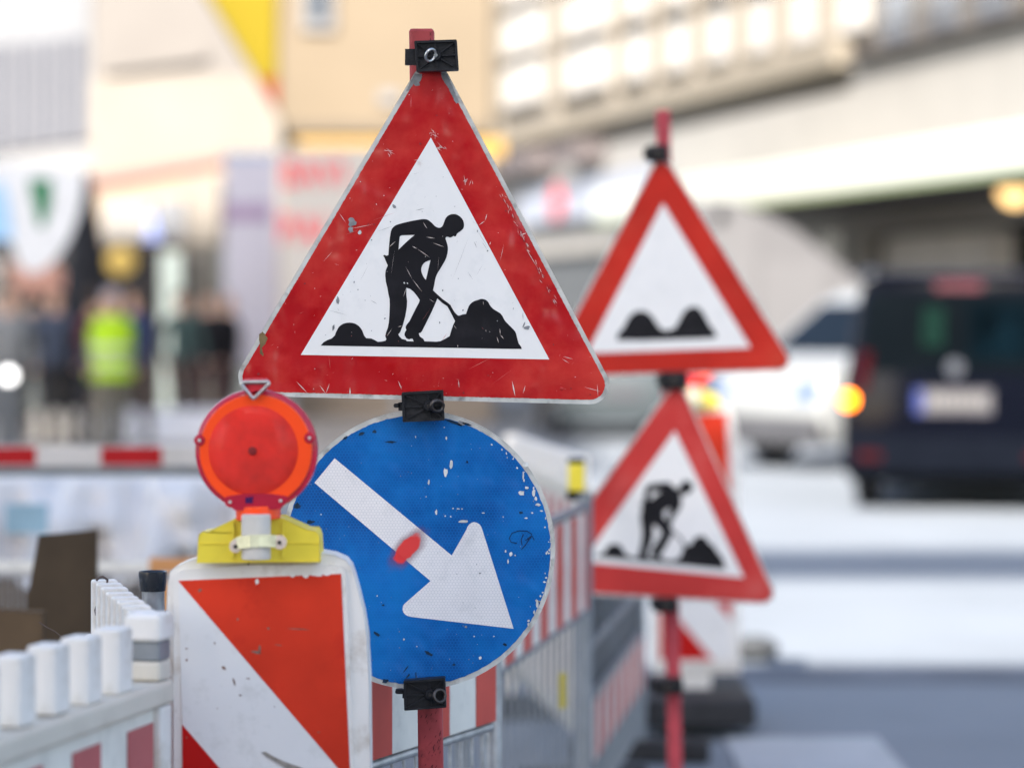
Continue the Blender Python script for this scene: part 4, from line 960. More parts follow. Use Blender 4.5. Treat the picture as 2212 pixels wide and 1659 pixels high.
# ---------------------------------------------------------- clamps
def clamp(label, corners, hub, ring, ring_m, tongue, D, depth=0.03, tdep=0.02):
    """corners px: tl,tr,br,bl"""
    cu = sum(c[0] for c in corners) / 4; cv = sum(c[1] for c in corners) / 4
    o = thing("sign_clamp", label, "clamp", tuple(W(cu, cv, D)), group="black clamps fixing the signs to the poles")
    q = lambda pts: P2(pts, D)
    MB().prism([q(rounded(corners, 2.5, 3))], D + 0.007, D + depth).build("base_plate", M['clamp'], o, bevel=0.001)
    inn = inset(corners, 5)
    MB().prism([q(rounded(corners, 2.5, 3)), q(inn)], D, D + 0.0069).build("rim", M['clamp'], o, bevel=0.0008)
    h = Vector(hub)
    mb_pts = [Vector(c) for c in inn] + [(Vector(inn[i]) + Vector(inn[(i + 1) % 4])) / 2 for i in range(4)]
    mb_pts[4] = Vector((h.x - 2, inn[0][1])); mb_pts[6] = Vector((h.x + 2, inn[2][1]))
    for p in mb_pts:
        d = (p - h).normalized(); n_ = Vector((-d.y, d.x)) * 1.3
        a, b_ = h + d * 3, p
        MB().prism([q([tuple(a - n_ * 1.4), tuple(b_ - n_ * 0.8), tuple(b_ + n_ * 0.8), tuple(a + n_ * 1.4)])], D + 0.002, D + 0.0069).build("rib", M['clamp'], o, bevel=0.0005)
    c = W(hub[0], hub[1], D)
    mb = MB(); mb.lathe((c.x, D, c.z), [(0.008, -0.003), (0.0095, -0.001), (0.0100, 0.0069)], 20, 'Y'); mb.build("hub", M['clamp'], o, smooth=50)
    if ring:
        (ru, rv, ra, rb_, rot, rt) = ring
        pts = []
        for i in range(28):
            t_ = 2 * math.pi * i / 28; a, b_ = ra * math.cos(t_), rb_ * math.sin(t_)
            p = W(ru + a * math.cos(rot) - b_ * math.sin(rot), rv + a * math.sin(rot) + b_ * math.cos(rot), D)
            p.y = D - 0.010 + 0.008 * math.cos(t_)
            pts.append(p)
        eb = MB().tube(pts, rt, 10, True).build("eye_bolt", ring_m, o, smooth=60)
        MB().cyl((c.x, D - 0.008, c.z), (c.x, D - 0.0031, c.z), 0.0035).build("shank", ring_m, eb, smooth=50)
    for tg in tongue:
        MB().prism([q(rounded(tg[0], tg[1], 4))], D + 0.012, D + 0.012 + tdep).build("tongue", M['clamp'], o, bevel=0.001)
    # strap round the pole behind
    MB().box(c.x - 0.035, c.x + 0.022, D + depth + 0.0005, D + depth + 0.075, c.z - 0.016, c.z + 0.016).build("strap", M['clamp'], o, bevel=0.003)
    return o
C1 = [(894.5, 89.0), (986.5, 86.0), (990.7, 151.5), (899.5, 155.5)]
clamp("black ribbed clamp with a shiny eye bolt holding the tip of the large triangle", C1, (941.5, 121), (930.5, 121.0, 9.0, 13.5, 0.55, 0.0026), M['steel'], [([(874.5, 105), (900, 105), (900, 139), (874, 139)], 1.0)], 5.045)
q6 = lambda x, y: (828.1 + x * .07604, 828.1 + y * .07604)
C2 = [q6(512, 262), q6(1690, 195), q6(1735, 1055), q6(548, 1105)]
clamp("black ribbed clamp between the large triangle and the blue disc", C2, q6(1290, 645), (*q6(1535, 635), 12.5, 11.5, 0.3, 0.0034), M['dark_steel'], [([q6(275, 580), q6(470, 572), q6(470, 698), q6(285, 700)], 4.0), ([q6(415, 550), q6(540, 545), q6(540, 785), q6(420, 785)], 1.0)], 5.045)
q7 = lambda x, y: (828.1 + x * .07604, 1449.2 + y * .07604)
C3 = [q7(570, 280), q7(1752, 190), q7(1790, 1035), q7(592, 1125)]
clamp("black ribbed clamp at the bottom edge of the blue disc", C3, q7(1330, 665), (*q7(1600, 680), 11.5, 13.0, -0.5, 0.0030), M['dark_steel'], [([q7(325, 550), q7(560, 550), q7(560, 675), q7(330, 670)], 4.0), ([q7(530, 560), q7(600, 560), q7(600, 800), q7(535, 795)], 1.0)], 5.055)

# ---------------------------------------------------------- warning lamp and beacon
def lamp(label, S, loc, group="red warning lamps on the beacons"):
    """built about its own base; S scales; local frame x right, z up, -y towards the viewer. px coords of the near lamp"""
    D0 = 4.62; base = W(561, 1184, D0)
    o = thing("warning_lamp", label, "lamp", tuple(base), group=group)
    p = px(D0)
    c = W(554, 973, D0); R0 = 133 * p
    sh = MB(); sh.lathe((c.x, D0, c.z), [(R0 * 0.70, -0.010), (R0 * 0.93, -0.012), (R0 * 0.985, -0.006), (R0, 0.004), (R0 * 0.99, 0.022), (R0 * 0.93, 0.03)], 64, 'Y')
    sh.build("housing_rim", M['crimson'], o, smooth=60)
    MB().lathe((c.x, D0, c.z), [(R0 * 0.90, -0.0165), (R0 * 0.915, -0.0125)], 56, 'Y').build("orange_ring", M['lens'], o, smooth=50)
    cl = W(549, 972, D0)
    prof = [(0.002, -0.030), (R0 * 0.18, -0.0295), (R0 * 0.40, -0.0275), (R0 * 0.58, -0.0235), (R0 * 0.68, -0.0195), (R0 * 0.725, -0.0167)]
    lens = MB().lathe((cl.x, D0, cl.z), prof, 56, 'Y').build("lens", M['ribbed'], o, smooth=60)
    MB().lathe((cl.x, D0, cl.z), [(0.004, -0.0335), (0.0065, -0.0325), (0.0070, -0.0290)], 16, 'Y').build("centre_stud", M['tint'], lens, smooth=40)
    q = lambda x, y: (388.2 + x * .25735, 802.2 + y * .25735)
    for x, y in ((175, 575), (1097, 555), (432, 1090), (855, 1080)):
        w = W(*q(x, y), D0)
        bo = MB().lathe((w.x, D0, w.z), [(0.0078, -0.0190), (0.0090, -0.0172), (0.0095, -0.0120)], 20, 'Y').build("screw_boss", M['crimson'], o, smooth=50)
        MB().lathe((w.x, D0, w.z), [(0.0018, -0.0213), (0.0027, -0.0205), (0.0027, -0.0191)], 12, 'Y').build("screw", M['tube_grey'], bo, smooth=50)
    # lower boss plate
    MB().prism([P2(rounded([q(345, 1050), q(560, 1020), q(760, 1020), q(950, 1045), q(850, 1150), q(470, 1160)], 8, 4), D0)], D0 - 0.0185, D0 - 0.0122).build("base_window", M['crimson'], o, bevel=0.002)
    MB().prism([P2([q(560, 1050), q(625, 1045), q(620, 1100), q(560, 1100)], D0)], D0 - 0.0195, D0 - 0.0187).build("dark_contact", mat("violet contact", (0.05, 0.01, 0.08), 0.4), o)
    # triangular wire handle
    MB().prism([P2(rounded([q(530, 62), q(742, 60), q(728, 140), q(600, 175), q(540, 140)], 4, 3), D0)], D0 - 0.022, D0 + 0.008).build("handle_lug", M['lens'] if False else mat("red plastic lug", (0.62, 0.03, 0.045), 0.35), o, bevel=0.002)
    hpts = []
    tri = rounded([q(505, 92), q(768, 88), q(618, 235)], 3.5, 5)
    MB().tube([W(a, b_, D0 - 0.026) for a, b_ in tri], 0.0030, 8, True).build("wire_handle", M['steel'], o, smooth=60)
    # neck
    n0, n1 = W(*q(650, 1150), D0), W(*q(655, 1245), D0)
    MB().cyl((n1.x, D0 + 0.012, n1.z), (n0.x, D0 + 0.012, n0.z + 0.004), 0.0365, seg=32).build("neck", M['lens'], o, bevel=0.002, smooth=50)
    # yellow battery box
    box = [(150, 1600), (152, 1400), (160, 1372), (185, 1357), (240, 1348), (460, 1247), (850, 1240), (1070, 1330), (1135, 1340), (1160, 1362), (1170, 1395), (1172, 1600)]
    bx = MB().prism([P2([q(*a) for a in box], D0)], D0 + 0.005, D0 + 0.085).build("battery_box", M['yellow'], o, bevel=0.003)
    MB().prism([P2([q(155, 1446), q(1171, 1440), q(1171, 1447), q(155, 1453)], D0)], D0 + 0.0035, D0 + 0.0049).build("seam", M['yellow'], bx)
    for x0, x1, s in ((430, 455, 1), (855, 880, -1)):
        MB().prism([P2([q(x0, 1262), q(x1, 1262), q(x1, 1560), q(x0, 1560)], D0)], D0 + 0.001, D0 + 0.0048).build("fin", M['yellow'], bx, bevel=0.001)
    # spigot tube, bracket, bolts
    t0, t1 = W(*q(657, 1560), D0), W(*q(657, 1187), D0)
    MB().cyl((t0.x, D0 - 0.034, t0.z), (t1.x, D0 - 0.034, t1.z), 0.0235, seg=28).build("spigot", M['tube_grey'], o, bevel=0.002, smooth=40)
    br = MB()
    pts = [q(470, 1445), q(520, 1415), q(620, 1400), q(700, 1395), q(790, 1400), q(870, 1412)]
    zb = [W(*a, D0).z for a in pts]; xb = [W(*a, D0).x for a in pts]; yb_ = [-0.040, -0.052, -0.0605, -0.0615, -0.053, -0.042]
    for i in range(5):
        hh = 0.0098
        a = Vector((xb[i], D0 + yb_[i], zb[i])); b_ = Vector((xb[i + 1], D0 + yb_[i + 1], zb[i + 1]))
        up = Vector((0, 0, hh)); th = Vector((0, 0.0018, 0))
        br.add([a - up, b_ - up, b_ + up, a + up, a - up + th, b_ - up + th, b_ + up + th, a + up + th], [(0, 1, 2, 3), (7, 6, 5, 4), (0, 4, 5, 1), (3, 2, 6, 7), (0, 3, 7, 4), (1, 5, 6, 2)])
    band = br.build("bracket", M['brass'], o)
    for (x, y, r_) in ((858, 1415, 0.0115), (492, 1448, 0.0105)):
        w = W(*q(x, y), D0)
        wa = MB().lathe((w.x, D0 - 0.045, w.z), [(r_ * 0.94, -0.0025), (r_, -0.001), (r_, 0.003)], 24, 'Y').build("washer", mat("copper zinc washer", (0.90, 0.72, 0.58), 0.25, metal=0.4), band, smooth=40)
        MB().lathe((w.x, D0 - 0.045, w.z), [(0.0028, -0.0065), (0.0034, -0.006), (0.0034, -0.0026)], 6, 'Y').build("bolt", M['dark_steel'], wa)
    return o

ZE = lambda x, y: (x * .38023, 1164.5 + y * .38023)
def beacon(label, D0, foot=True):
    o = thing("beacon_board", label, "beacon", (X(578, D0), D0, 0), group="striped beacon boards along the roadworks")
    p = P2
    bot = Z(1659, D0) - 0.70
    def zz(pts): return [(X(a, D0), Z(b_, D0)) for a, b_ in [ZE(*q_) for q_ in pts]]
    xl = lambda z: X(359, D0); 
    L = zz([(938, 1300), (940, 420), (948, 250), (965, 190), (985, 165), (1040, 138), (1120, 112), (1250, 97), (1400, 88), (1600, 82), (1820, 84), (1900, 95), (1960, 122), (1990, 160), (2010, 220), (2035, 310), (2062, 420), (2080, 560), (2092, 800), (2102, 1300)])
    L = [(L[0][0], 0.17)] + L + [(L[-1][0] + 0.004, 0.17)]
    MB().prism([L], D0 + 0.012, D0 + 0.085).build("board", M['beacon_white'], o, bevel=0.016, seg=5)
    # raised flange left and top, angled face on the right
    fl = zz([(985, 1300), (985, 215), (1005, 190), (1060, 172), (1400, 150), (1820, 145), (1915, 150), (1950, 168), (1962, 215), (1985, 700), (2010, 1300)])
    fl = [(fl[0][0], 0.19)] + fl + [(fl[-1][0] + 0.004, 0.19)]
    MB().prism([fl], D0 + 0.002, D0 + 0.0118).build("flange", M['beacon_white'], o, bevel=0.003)
    TL, TR, LB, RB = zz([(1012, 235)])[0], zz([(1938, 196)])[0], zz([(1042, 1300)])[0], zz([(1992, 1300)])[0]
    lx = lambda z: TL[0] + (LB[0] - TL[0]) * (TL[1] - z) / (TL[1] - LB[1]) * (1 if z > LB[1] else 1) if z > LB[1] else LB[0]
    rx = lambda z: TR[0] + (RB[0] - TR[0]) * (TR[1] - z) / (TR[1] - RB[1]) if z > RB[1] else RB[0]
    zb = 0.22
    MB().prism([[(lx(zb), zb), (rx(zb), zb), (RB[0], RB[1]), TR, TL, (LB[0], LB[1])]], D0, D0 + 0.0018).build("white_sheet", M['beacon_sheet'], o)
    sl_ = (zz([(1010, 235)])[0][1] - zz([(1920, 1300)])[0][1]) / (zz([(1920, 1300)])[0][0] - zz([(1010, 235)])[0][0])
    zi = [TL[1], zz([(1035, 1050)])[0][1]]; step = zi[0] - zi[1]
    def on(z0):      # stripe edge leaving the left margin at height z0: returns the point on the right margin (or the bottom)
        xr = RB[0]; return (xr, z0 - sl_ * (xr - lx(z0)))
    topr = MB().prism([[TL, on(TL[1]), TR] if on(TL[1])[1] > zb else [TL, on(TL[1]), TR]], D0 - 0.0008, D0 - 0.0002)
    topr.build("red_stripe", M['beacon_red'], o)
    z_ = zi[1]; k = 0
    while z_ > zb + 0.03:
        a0 = (lx(z_), z_); a1 = on(z_); z2 = max(z_ - step, zb); b0 = (lx(z2), z2); b1 = on(z_ - step)
        poly = [b0]
        if b1[1] >= zb: poly.append(b1)
        else:
            xi = lx(zb) + ((z_ - step) - zb) / sl_
            if z_ - step > zb: poly.append((xi, zb))
            if a1[1] < zb: poly.append((lx(zb) + (z_ - zb) / sl_, zb))
            else: poly.append((RB[0], zb))
        if a1[1] >= zb: poly.append(a1)
        poly.append(a0)
        pp = []
        for q_ in poly:
            if not pp or (abs(q_[0] - pp[-1][0]) + abs(q_[1] - pp[-1][1])) > 1e-5: pp.append(q_)
        MB().prism([pp], D0 - 0.0008, D0 - 0.0002).build("red_stripe", M['beacon_deep'], o)
        z_ -= 2 * step; k += 1
    cx = X(578, D0)
    MB().box(cx - 0.06, cx + 0.06, D0 + 0.02, D0 + 0.07, 0.1, 0.169).build("stem", M['beacon_white'], o)
    MB().box(cx - 0.21, cx + 0.21, D0 - 0.3, D0 + 0.45, 0, 0.11).build("foot", M['rubber'], o, bevel=0.02)
    return o
BD = 4.65
B1 = beacon("near white beacon board with broad red diagonal stripes and a red lamp on top", BD)
# crack, peeled paint and scuffs on the near beacon
mb = MB()
mb.tube([W(*ZE(*p_), BD + 0.010) for p_ in [(1408, 95), (1425, 115), (1412, 135), (1410, 160), (1430, 180), (1450, 185)]], 0.0012, 6)
mb.build("crack", M['scratch_dark'], B1)
lt, dk = MB(), MB()
FB = BD - 0.0012
for x, y, a, b_ in ((1660, 200, 26, 18), (1740, 205, 20, 14), (1800, 200, 40, 14), (1860, 200, 20, 10), (1460, 240, 14, 20)):
    u, v = ZE(x, y); blob(lt, u, v, a * .38, b_ * .38, FB, 9, rg)
for x, y, a, b_, q_ in ((1455, 640, 40, 12, 0.2), (1475, 625, 8, 34, 0), (1135, 290, 18, 10, -0.6), (1270, 730, 22, 10, 0.7), (1330, 810, 8, 40, -0.3), (1060, 685, 8, 10, 0), (1060, 620, 10, 5, 0), (1365, 885, 12, 7, 0.3), (1410, 790, 20, 5, 0.2), (1220, 590, 5, 12, 0), (1235, 960, 5, 5, 0), (1525, 505, 9, 9, 0), (1350, 455, 7, 12, 0), (1700, 510, 90, 4, 0.05), (1580, 600, 30, 4, 0.2), (1810, 1095, 14, 6, 0), (1560, 950, 6, 5, 0), (1060, 1125, 7, 7, 0)):
    u, v = ZE(x, y); blob(dk, u, v, a * .3, b_ * .3, FB, 9, rg, q_)
o2 = lt.build("peeled_paint", M['beacon_white'], B1); o2['kind'] = 'stuff'
o2 = dk.build("scuffs", mat("beacon grime", (0.22, 0.13, 0.10), 0.7, 0.4, 60), B1); o2['kind'] = 'stuff'
mb = MB(); mb.prism([P2([ZE(*p_) for p_ in [(1488, 1208), (1510, 1205), (1560, 1235), (1620, 1262), (1700, 1290), (1740, 1310), (1640, 1310), (1580, 1270), (1520, 1235)]], BD)], BD - 0.0022, BD - 0.001)
mb.build("torn_flap", mat("torn grey film", (0.28, 0.25, 0.22), 0.6, 0.3, 60), B1)
LP1 = lamp("red round warning lamp with a yellow battery box on the near beacon", 1, None)

def move_copy(src, dx, dy, dz, label):
    c = copy_tree(src); c.location = src.location + Vector((dx, dy, dz)); c['label'] = label; return c
BX = 11.0
B3 = move_copy(B1, X(1503, BX) - X(578, BD), BX - BD, 0.045, "far white beacon board with red stripes behind the second sign pole")
# keep the copy free of the near board's own damage
for ch in list(B3.children):
    if ch.name.split('.')[0] in ("crack", "peeled_paint", "scuffs", "torn_flap"): bpy.data.objects.remove(ch)
L3 = move_copy(LP1, X(1503, BX) - X(578, BD), BX - 4.62 - 0.03, 0.045, "red warning lamp with yellow box on the far beacon behind the second pole")

# ---------------------------------------------------------- plastic picket barriers
def picket_barrier(label, A, B, n, gap=0.0, stripe='stripe_pink'):
    A, B = Vector((*A, 0)), Vector((*B, 0)); L = (B - A).length; rz = math.atan2(B.y - A.y, B.x - A.x)
    o = thing("picket_barrier", label, "barrier", tuple(A), rz, group="white plastic picket barriers")
    p = (L - gap) / n
    me = None
    for i in range(n):
        x = gap + p * (i + 0.5)
        if me is None:
            k = MB().box(-p * 0.23, p * 0.23, -0.0225, 0.0225, 1.031, 1.129).build("picket", M['plastic'], o, local=True, bevel=0.004, seg=2); me = k.data
            md = k.modifiers[0]
        else:
            k = bpy.data.objects.new("picket", me); COL.objects.link(k); k.parent = o
            q_ = k.modifiers.new("bevel", 'BEVEL'); q_.width = 0.004; q_.segments = 2
        k.location = (x, 0, rnd.uniform(-0.0015, 0.0015))
    MB().box(0, L, -0.032, 0.032, 0.992, 1.03).build("top_rail", M['plastic_warm'], o, local=True, bevel=0.008, seg=3)
    MB().box(0.03, L - 0.03, -0.015, 0.015, 0.70, 0.991).build("board", M['board_white'], o, local=True)
    x = 0.055
    while x < L - 0.05:
        for s in (-1, 1):
            MB().box(x, min(x + 0.105, L - 0.04), s * 0.0165 - 0.0012, s * 0.0165 + 0.0012, 0.715, 0.968).build("stripe", M[stripe], o, local=True)
        x += 0.215
    for x in (0.0, L - 0.05):
        MB().box(x, x + 0.05, -0.028, 0.028, 0.10, 0.9915).build("post", M['plastic'], o, local=True, bevel=0.006)
    MB().box(0.05, L - 0.05, -0.02, 0.02, 0.20, 0.26).build("bottom_rail", M['plastic_warm'], o, local=True, bevel=0.006)
    nb = int(L / 0.1)
    for i in range(1, nb):
        MB().box(i * L / nb - 0.012, i * L / nb + 0.012, -0.012, 0.012, 0.261, 0.699).build("slat", M['plastic'], o, local=True)
    for x in (0.02, L - 0.07):
        MB().box(x, x + 0.05, -0.22, 0.22, 0.0, 0.0995).build("foot", M['rubber'], o, local=True, bevel=0.015)
    return o
A1 = (-0.560, 4.47)
dirv = Vector((-0.027, -0.11)).normalized()
PB1 = picket_barrier("nearest white picket barrier with pink stripes, lower left corner", A1, (A1[0] + dirv.x * 1.7, A1[1] + dirv.y * 1.7), 13, gap=0.12)
# coupling block and grey clip at its far end
MB().box(-0.006, 0.06, -0.030, 0.030, 1.092, 1.135).build("coupling_block", M['plastic'], PB1, local=True, bevel=0.008, seg=3)
MB().box(0.002, 0.052, -0.026, 0.026, 1.062, 1.0915).build("grey_clip", M['galv_soft'], PB1, local=True, bevel=0.003)
MB().box(0.004, 0.055, -0.028, 0.028, 1.031, 1.0615).build("coupling_block", M['plastic_warm'], PB1, local=True, bevel=0.005)
PB2 = picket_barrier("second white picket barrier with a wire loop on its end picket, left of the beacon", (-0.580, 4.50), (-0.735, 5.10), 8)
o = MB().tube([W(*p_, 5.00) for p_ in [(222, 1331), (207, 1327), (206, 1318), (212, 1300), (220, 1285), (231, 1264), (232, 1252), (222, 1245), (214, 1247), (208, 1254)]], 0.0022, 6).build("wire_loop", M['wire'], None, smooth=60)
tag(o, "rusty wire loop twisted round the end picket of the second white barrier", "wire")
o = MB().tube([W(*p_, 5.1) for p_ in [(84, 1343), (100, 1354), (118, 1363), (136, 1378), (160, 1400)]], 0.0011, 5).build("thin_wire", M['wire'], None, smooth=60)
tag(o, "thin brown wire hanging in front of the dark wooden board", "wire")
picket_barrier("third white picket barrier, blurred above the right edge of the blue disc", (X(1262, 9.4), 9.4), (X(1100, 11.3), 11.3), 16)

# ---------------------------------------------------------- black capped tube
TD = 4.98
o = thing("fence_post", "galvanised tube with a black rubber cap between the picket barrier and the beacon", "post", (X(331, TD), TD, 0))
MB().cyl((X(331, TD), TD, 0.03), (X(331, TD), TD, Z(1268, TD)), 0.0198, seg=28).build("tube", M['galv'], o, smooth=40)
zc = Z(1272, TD); r = 0.0235
capm = MB(); capm.lathe((X(330, TD), TD, 0), [(0.003, zc + 0.016), (0.014, zc + 0.017), (0.0215, zc + 0.030), (0.0245, zc + 0.031), (0.0248, zc + 0.025), (0.0235, zc + 0.010), (0.0222, zc - 0.003), (0.0202, zc - 0.003)][::-1], 32)
capm.build("cap", M['cap'], o, smooth=45)
MB().ball((X(303, TD), TD, Z(1314, TD)), 0.005, 10).build("bolt", M['dark_steel'], o, smooth=60)
MB().box(X(331, TD) - 0.2, X(331, TD) + 0.2, TD - 0.12, TD + 0.12, 0, 0.1).build("foot", M['rubber'], o, bevel=0.02)

# ---------------------------------------------------------- metal barrier fences
def metal_barrier(label, A, B, z0, z1, first, red_first=True, post_r=0.018, bar_gap=0.05, posts=(True, True), galv='galv', low=0.14, top_rail=True, tags=()):
    A, B = Vector((*A, 0)), Vector((*B, 0)); L = (B - A).length; rz = math.atan2(B.y - A.y, B.x - A.x)
    o = thing("metal_barrier", label, "barrier", tuple(A), rz, group="galvanised barriers with striped boards")
    bd = MB().box(0, L, -0.010, 0.010, z0, z1).build("board", M['board_white'], o, local=True, bevel=0.001)
    x, red = first - 0.128, not red_first
    edges = [0.0]; x = first
    while x < L: edges.append(x); x += 0.128
    edges.append(L); red = red_first
    for a, b_ in zip(edges, edges[1:]):
        if red:
            for s in (-1, 1):
                MB().box(a + 0.0003, b_ - 0.0003, s * 0.0112 - 0.001, s * 0.0112 + 0.001, z0 + 0.001, z1 - 0.001).build("stripe", M['stripe_red'], o, local=True)
        red = not red
    for z in (z0 - 0.012, low):
        MB().cyl((0, 0, z), (L, 0, z), 0.009, seg=12).build("rail", M[galv], o, local=True, smooth=50)
    if top_rail: MB().cyl((0, 0, z1 + 0.014), (L, 0, z1 + 0.014), 0.013, seg=12).build("rail", M[galv], o, local=True, smooth=50)
    n = int(L / bar_gap); me = None
    for i in range(1, n):
        if me is None:
            k = MB().cyl((0, 0, low), (0, 0, z0 - 0.012), 0.0042, seg=8).build("bar", M[galv], o, local=True, smooth=60); me = k.data
        else:
            k = bpy.data.objects.new("bar", me); COL.objects.link(k); k.parent = o
        k.location = (i * L / n, 0, 0)
    for on_, x in zip(posts, (0, L)):
        if on_:
            MB().cyl((x, 0, 0.08), (x, 0, z1 + 0.05), post_r, seg=20).build("post", M[galv], o, local=True, smooth=50)
            MB().box(x - 0.05, x + 0.05, -0.25, 0.25, 0, 0.079).build("foot", M['rubber'], o, local=True, bevel=0.015)
    for (x, z) in tags:
        MB().box(x - 0.02, x + 0.02, -0.032, -0.02, z - 0.045, z + 0.045).build("yellow_tag", mat("yellow tag", (0.45, 0.36, 0.03), 0.5), o, local=True)
    return o
dA = Vector((0.21, 0.48)).normalized()
SA = Vector((-0.262, 5.27)) - dA * 0.12
EA = Vector((-0.0524, 5.75)) + dA * 0.035
FA = metal_barrier("sharp striped barrier just behind the bottom of the blue disc", SA, EA, 0.777, 1.03, 0.12 + 0.067 - 0.128 if False else 0.187, True, post_r=0.0178, bar_gap=0.0505, posts=(False, True))
FB_ = metal_barrier("blurred grey striped barrier running away right of the blue disc", (-0.105, 6.2), (0.205, 8.0), 0.777, 1.05, 0.08, True, post_r=0.022, galv='galv_soft', bar_gap=0.10, tags=((1.25, 0.62), (1.28, 0.35)))
FC = metal_barrier("far grey barrier with a low striped board beside the second pole", (0.205, 8.25), (0.46, 10.2), 0.27, 0.45, 0.06, False, post_r=0.02, galv='galv_soft', low=0.12)
mb = MB()
for zz_ in (0.62, 0.98): mb.cyl((0, 0, zz_), (1.96, 0, zz_), 0.014, seg=10)
mb.build("upper_rails", M['galv_soft'], FC, local=True)
MB().box(0.03, 1.93, 0.012, 0.02, 0.47, 0.97).build("infill_panel", mat("slate infill", (0.07, 0.08, 0.09), 0.5, 0.3, 3), FC, local=True)
for i in range(9):
    MB().cyl((0.2 + i * 0.2, 0, 0.63), (0.2 + i * 0.2, 0, 0.97), 0.006, seg=8).build("bar", M['galv_soft'], FC, local=True)
for x in (0, 1.96): MB().cyl((x, 0, 0.5), (x, 0, 1.02), 0.02, seg=12).build("post_extension", M['galv_soft'], FC, local=True)
# yellow lamp box on the barrier
o = thing("battery_lamp", "small yellow lamp box on the blurred barrier right of the blue disc", "lamp", (X(1244, 8.05), 8.05, Z(1075, 8.05)))
MB().box(X(1227, 8.05), X(1262, 8.05), 8.0, 8.08, Z(1060, 8.05), Z(1000, 8.05)).build("yellow_box", M['yellow'], o, bevel=0.006)
MB().box(X(1224, 8.05), X(1264, 8.05), 7.99, 8.09, Z(1078, 8.05), Z(1061, 8.05)).build("dark_bracket", M['bumper'], o, bevel=0.003)
MB().box(X(1226, 8.05), X(1263, 8.05), 8.01, 8.08, Z(999, 8.05), Z(990, 8.05)).build("dark_lid", M['bumper'], o, bevel=0.003)
# red marker post
o = thing("marker_post", "short post with a red band between the far barrier and the second pole", "post", (X(1357, 10.6), 10.6, 0))
MB().cyl((X(1357, 10.6), 10.6, 0.0), (X(1357, 10.6), 10.6, Z(1310, 10.6)), 0.028).build("shaft", M['galv_soft'], o)
MB().cyl((X(1357, 10.6), 10.6, Z(1492, 10.6)), (X(1357, 10.6), 10.6, Z(1415, 10.6)), 0.031).build("red_band", M['beacon_deep'], o)

# ---------------------------------------------------------- second pole and its signs
D2 = 8.16
pole2 = thing("sign_pole", "second thinner red pole further back with two blurred triangles", "pole", (X(1470, D2 + .05), D2 + .05, 0))
mb = MB(); rings = []
zt2 = Z(238, D2 + .05)
def x2(z): 
    t_ = (zt2 - z) / (zt2 - Z(1659, D2)); return X(1432 + 26 * t_, D2 + .05)
for z in (0.05, 0.5, 1.0, 1.5, 2.0, zt2):
    rings.append([Vector((x2(z) + a, D2 + .05 + b_, z)) for a, b_ in rounded([(-.0205, -.0205), (.0205, -.0205), (.0205, .0205), (-.0205, .0205)], 0.006, 3)])
mb.loft(rings); mb.build("tube", M['pole_far'], pole2, smooth=35)
MB().box(x2(0) - 0.35, x2(0) + 0.35, D2 - 0.12, D2 + 0.25, 0, 0.1).build("foot_block", M['rubber'], pole2, bevel=0.02)
M['red_far'] = mat("weathered red film", (0.48, 0.022, 0.012), 0.4, 0.15, 6, 0.7, 6, dirt_sheen=(0.60, 0.06, 0.03), dirt_sheen_amt=0.6, dscale=5, spec=0.2, bdist=0.01)
M['red_faded'] = mat("faded red film", (0.52, 0.035, 0.03), 0.45, 0.12, 6, 0.4, 6, dirt_sheen=(0.60, 0.12, 0.10), dirt_sheen_amt=0.6, dscale=6, spec=0.3, bdist=0.01)
ZF = lambda pts: [(1196.9 + x * .3706, 226.4 + y * .3706) for x, y in pts]
bumps = ZF([(365,1370),(372,1330),(400,1305),(418,1272),(440,1236),(468,1212),(505,1204),(542,1212),(575,1240),(602,1282),(630,1312),(670,1312),(705,1300),(728,1262),(752,1215),(782,1188),(815,1180),(850,1192),(878,1232),(902,1278),(930,1312),(945,1335),(945,1355),(860,1362),(700,1366),(520,1372)])
bumps = [(u, 734.5 - (733 - v) * 1.05 if v < 728 else v + 1) for u, v in bumps]
S3 = tri_sign("uneven_road_sign", "blurred red triangle with two black humps at the top of the second pole", inset([(1428.4, 328), (1720.5, 797.7), (1173.8, 814)], -3.5), [(1432, 439.5), (1621, 750.8), (1268, 763)], D2, 26, 4.5, [[bumps]], mats=('red_far', 'white_film', 'black_film'), jg=0)
def affine(src, dst):
    A = Matrix(((src[0][0], src[0][1], 1), (src[1][0], src[1][1], 1), (src[2][0], src[2][1], 1))).inverted()
    cx = A @ Vector([d[0] for d in dst]); cy = A @ Vector([d[1] for d in dst])
    return lambda p: (cx[0] * p[0] + cx[1] * p[1] + cx[2], cy[0] * p[0] + cy[1] * p[1] + cy[2])
INN4 = [(1457.6, 930.7), (1606.6, 1247), (1258, 1213)]
af = affine(INN1, INN4)
S4 = tri_sign("road_works_sign", "lower blurred red triangle with a digging man, tilted, on the second pole", inset([(1464, 820.5), (1679.6, 1302), (1143.6, 1272)], -5), INN4, D2 + 0.0, 26, 4.5, [[[af(p) for p in PIC]] + [[af(p) for p in h] for h in HOLES]], mats=('red_faded', 'white_film', 'black_film'), jg=0)
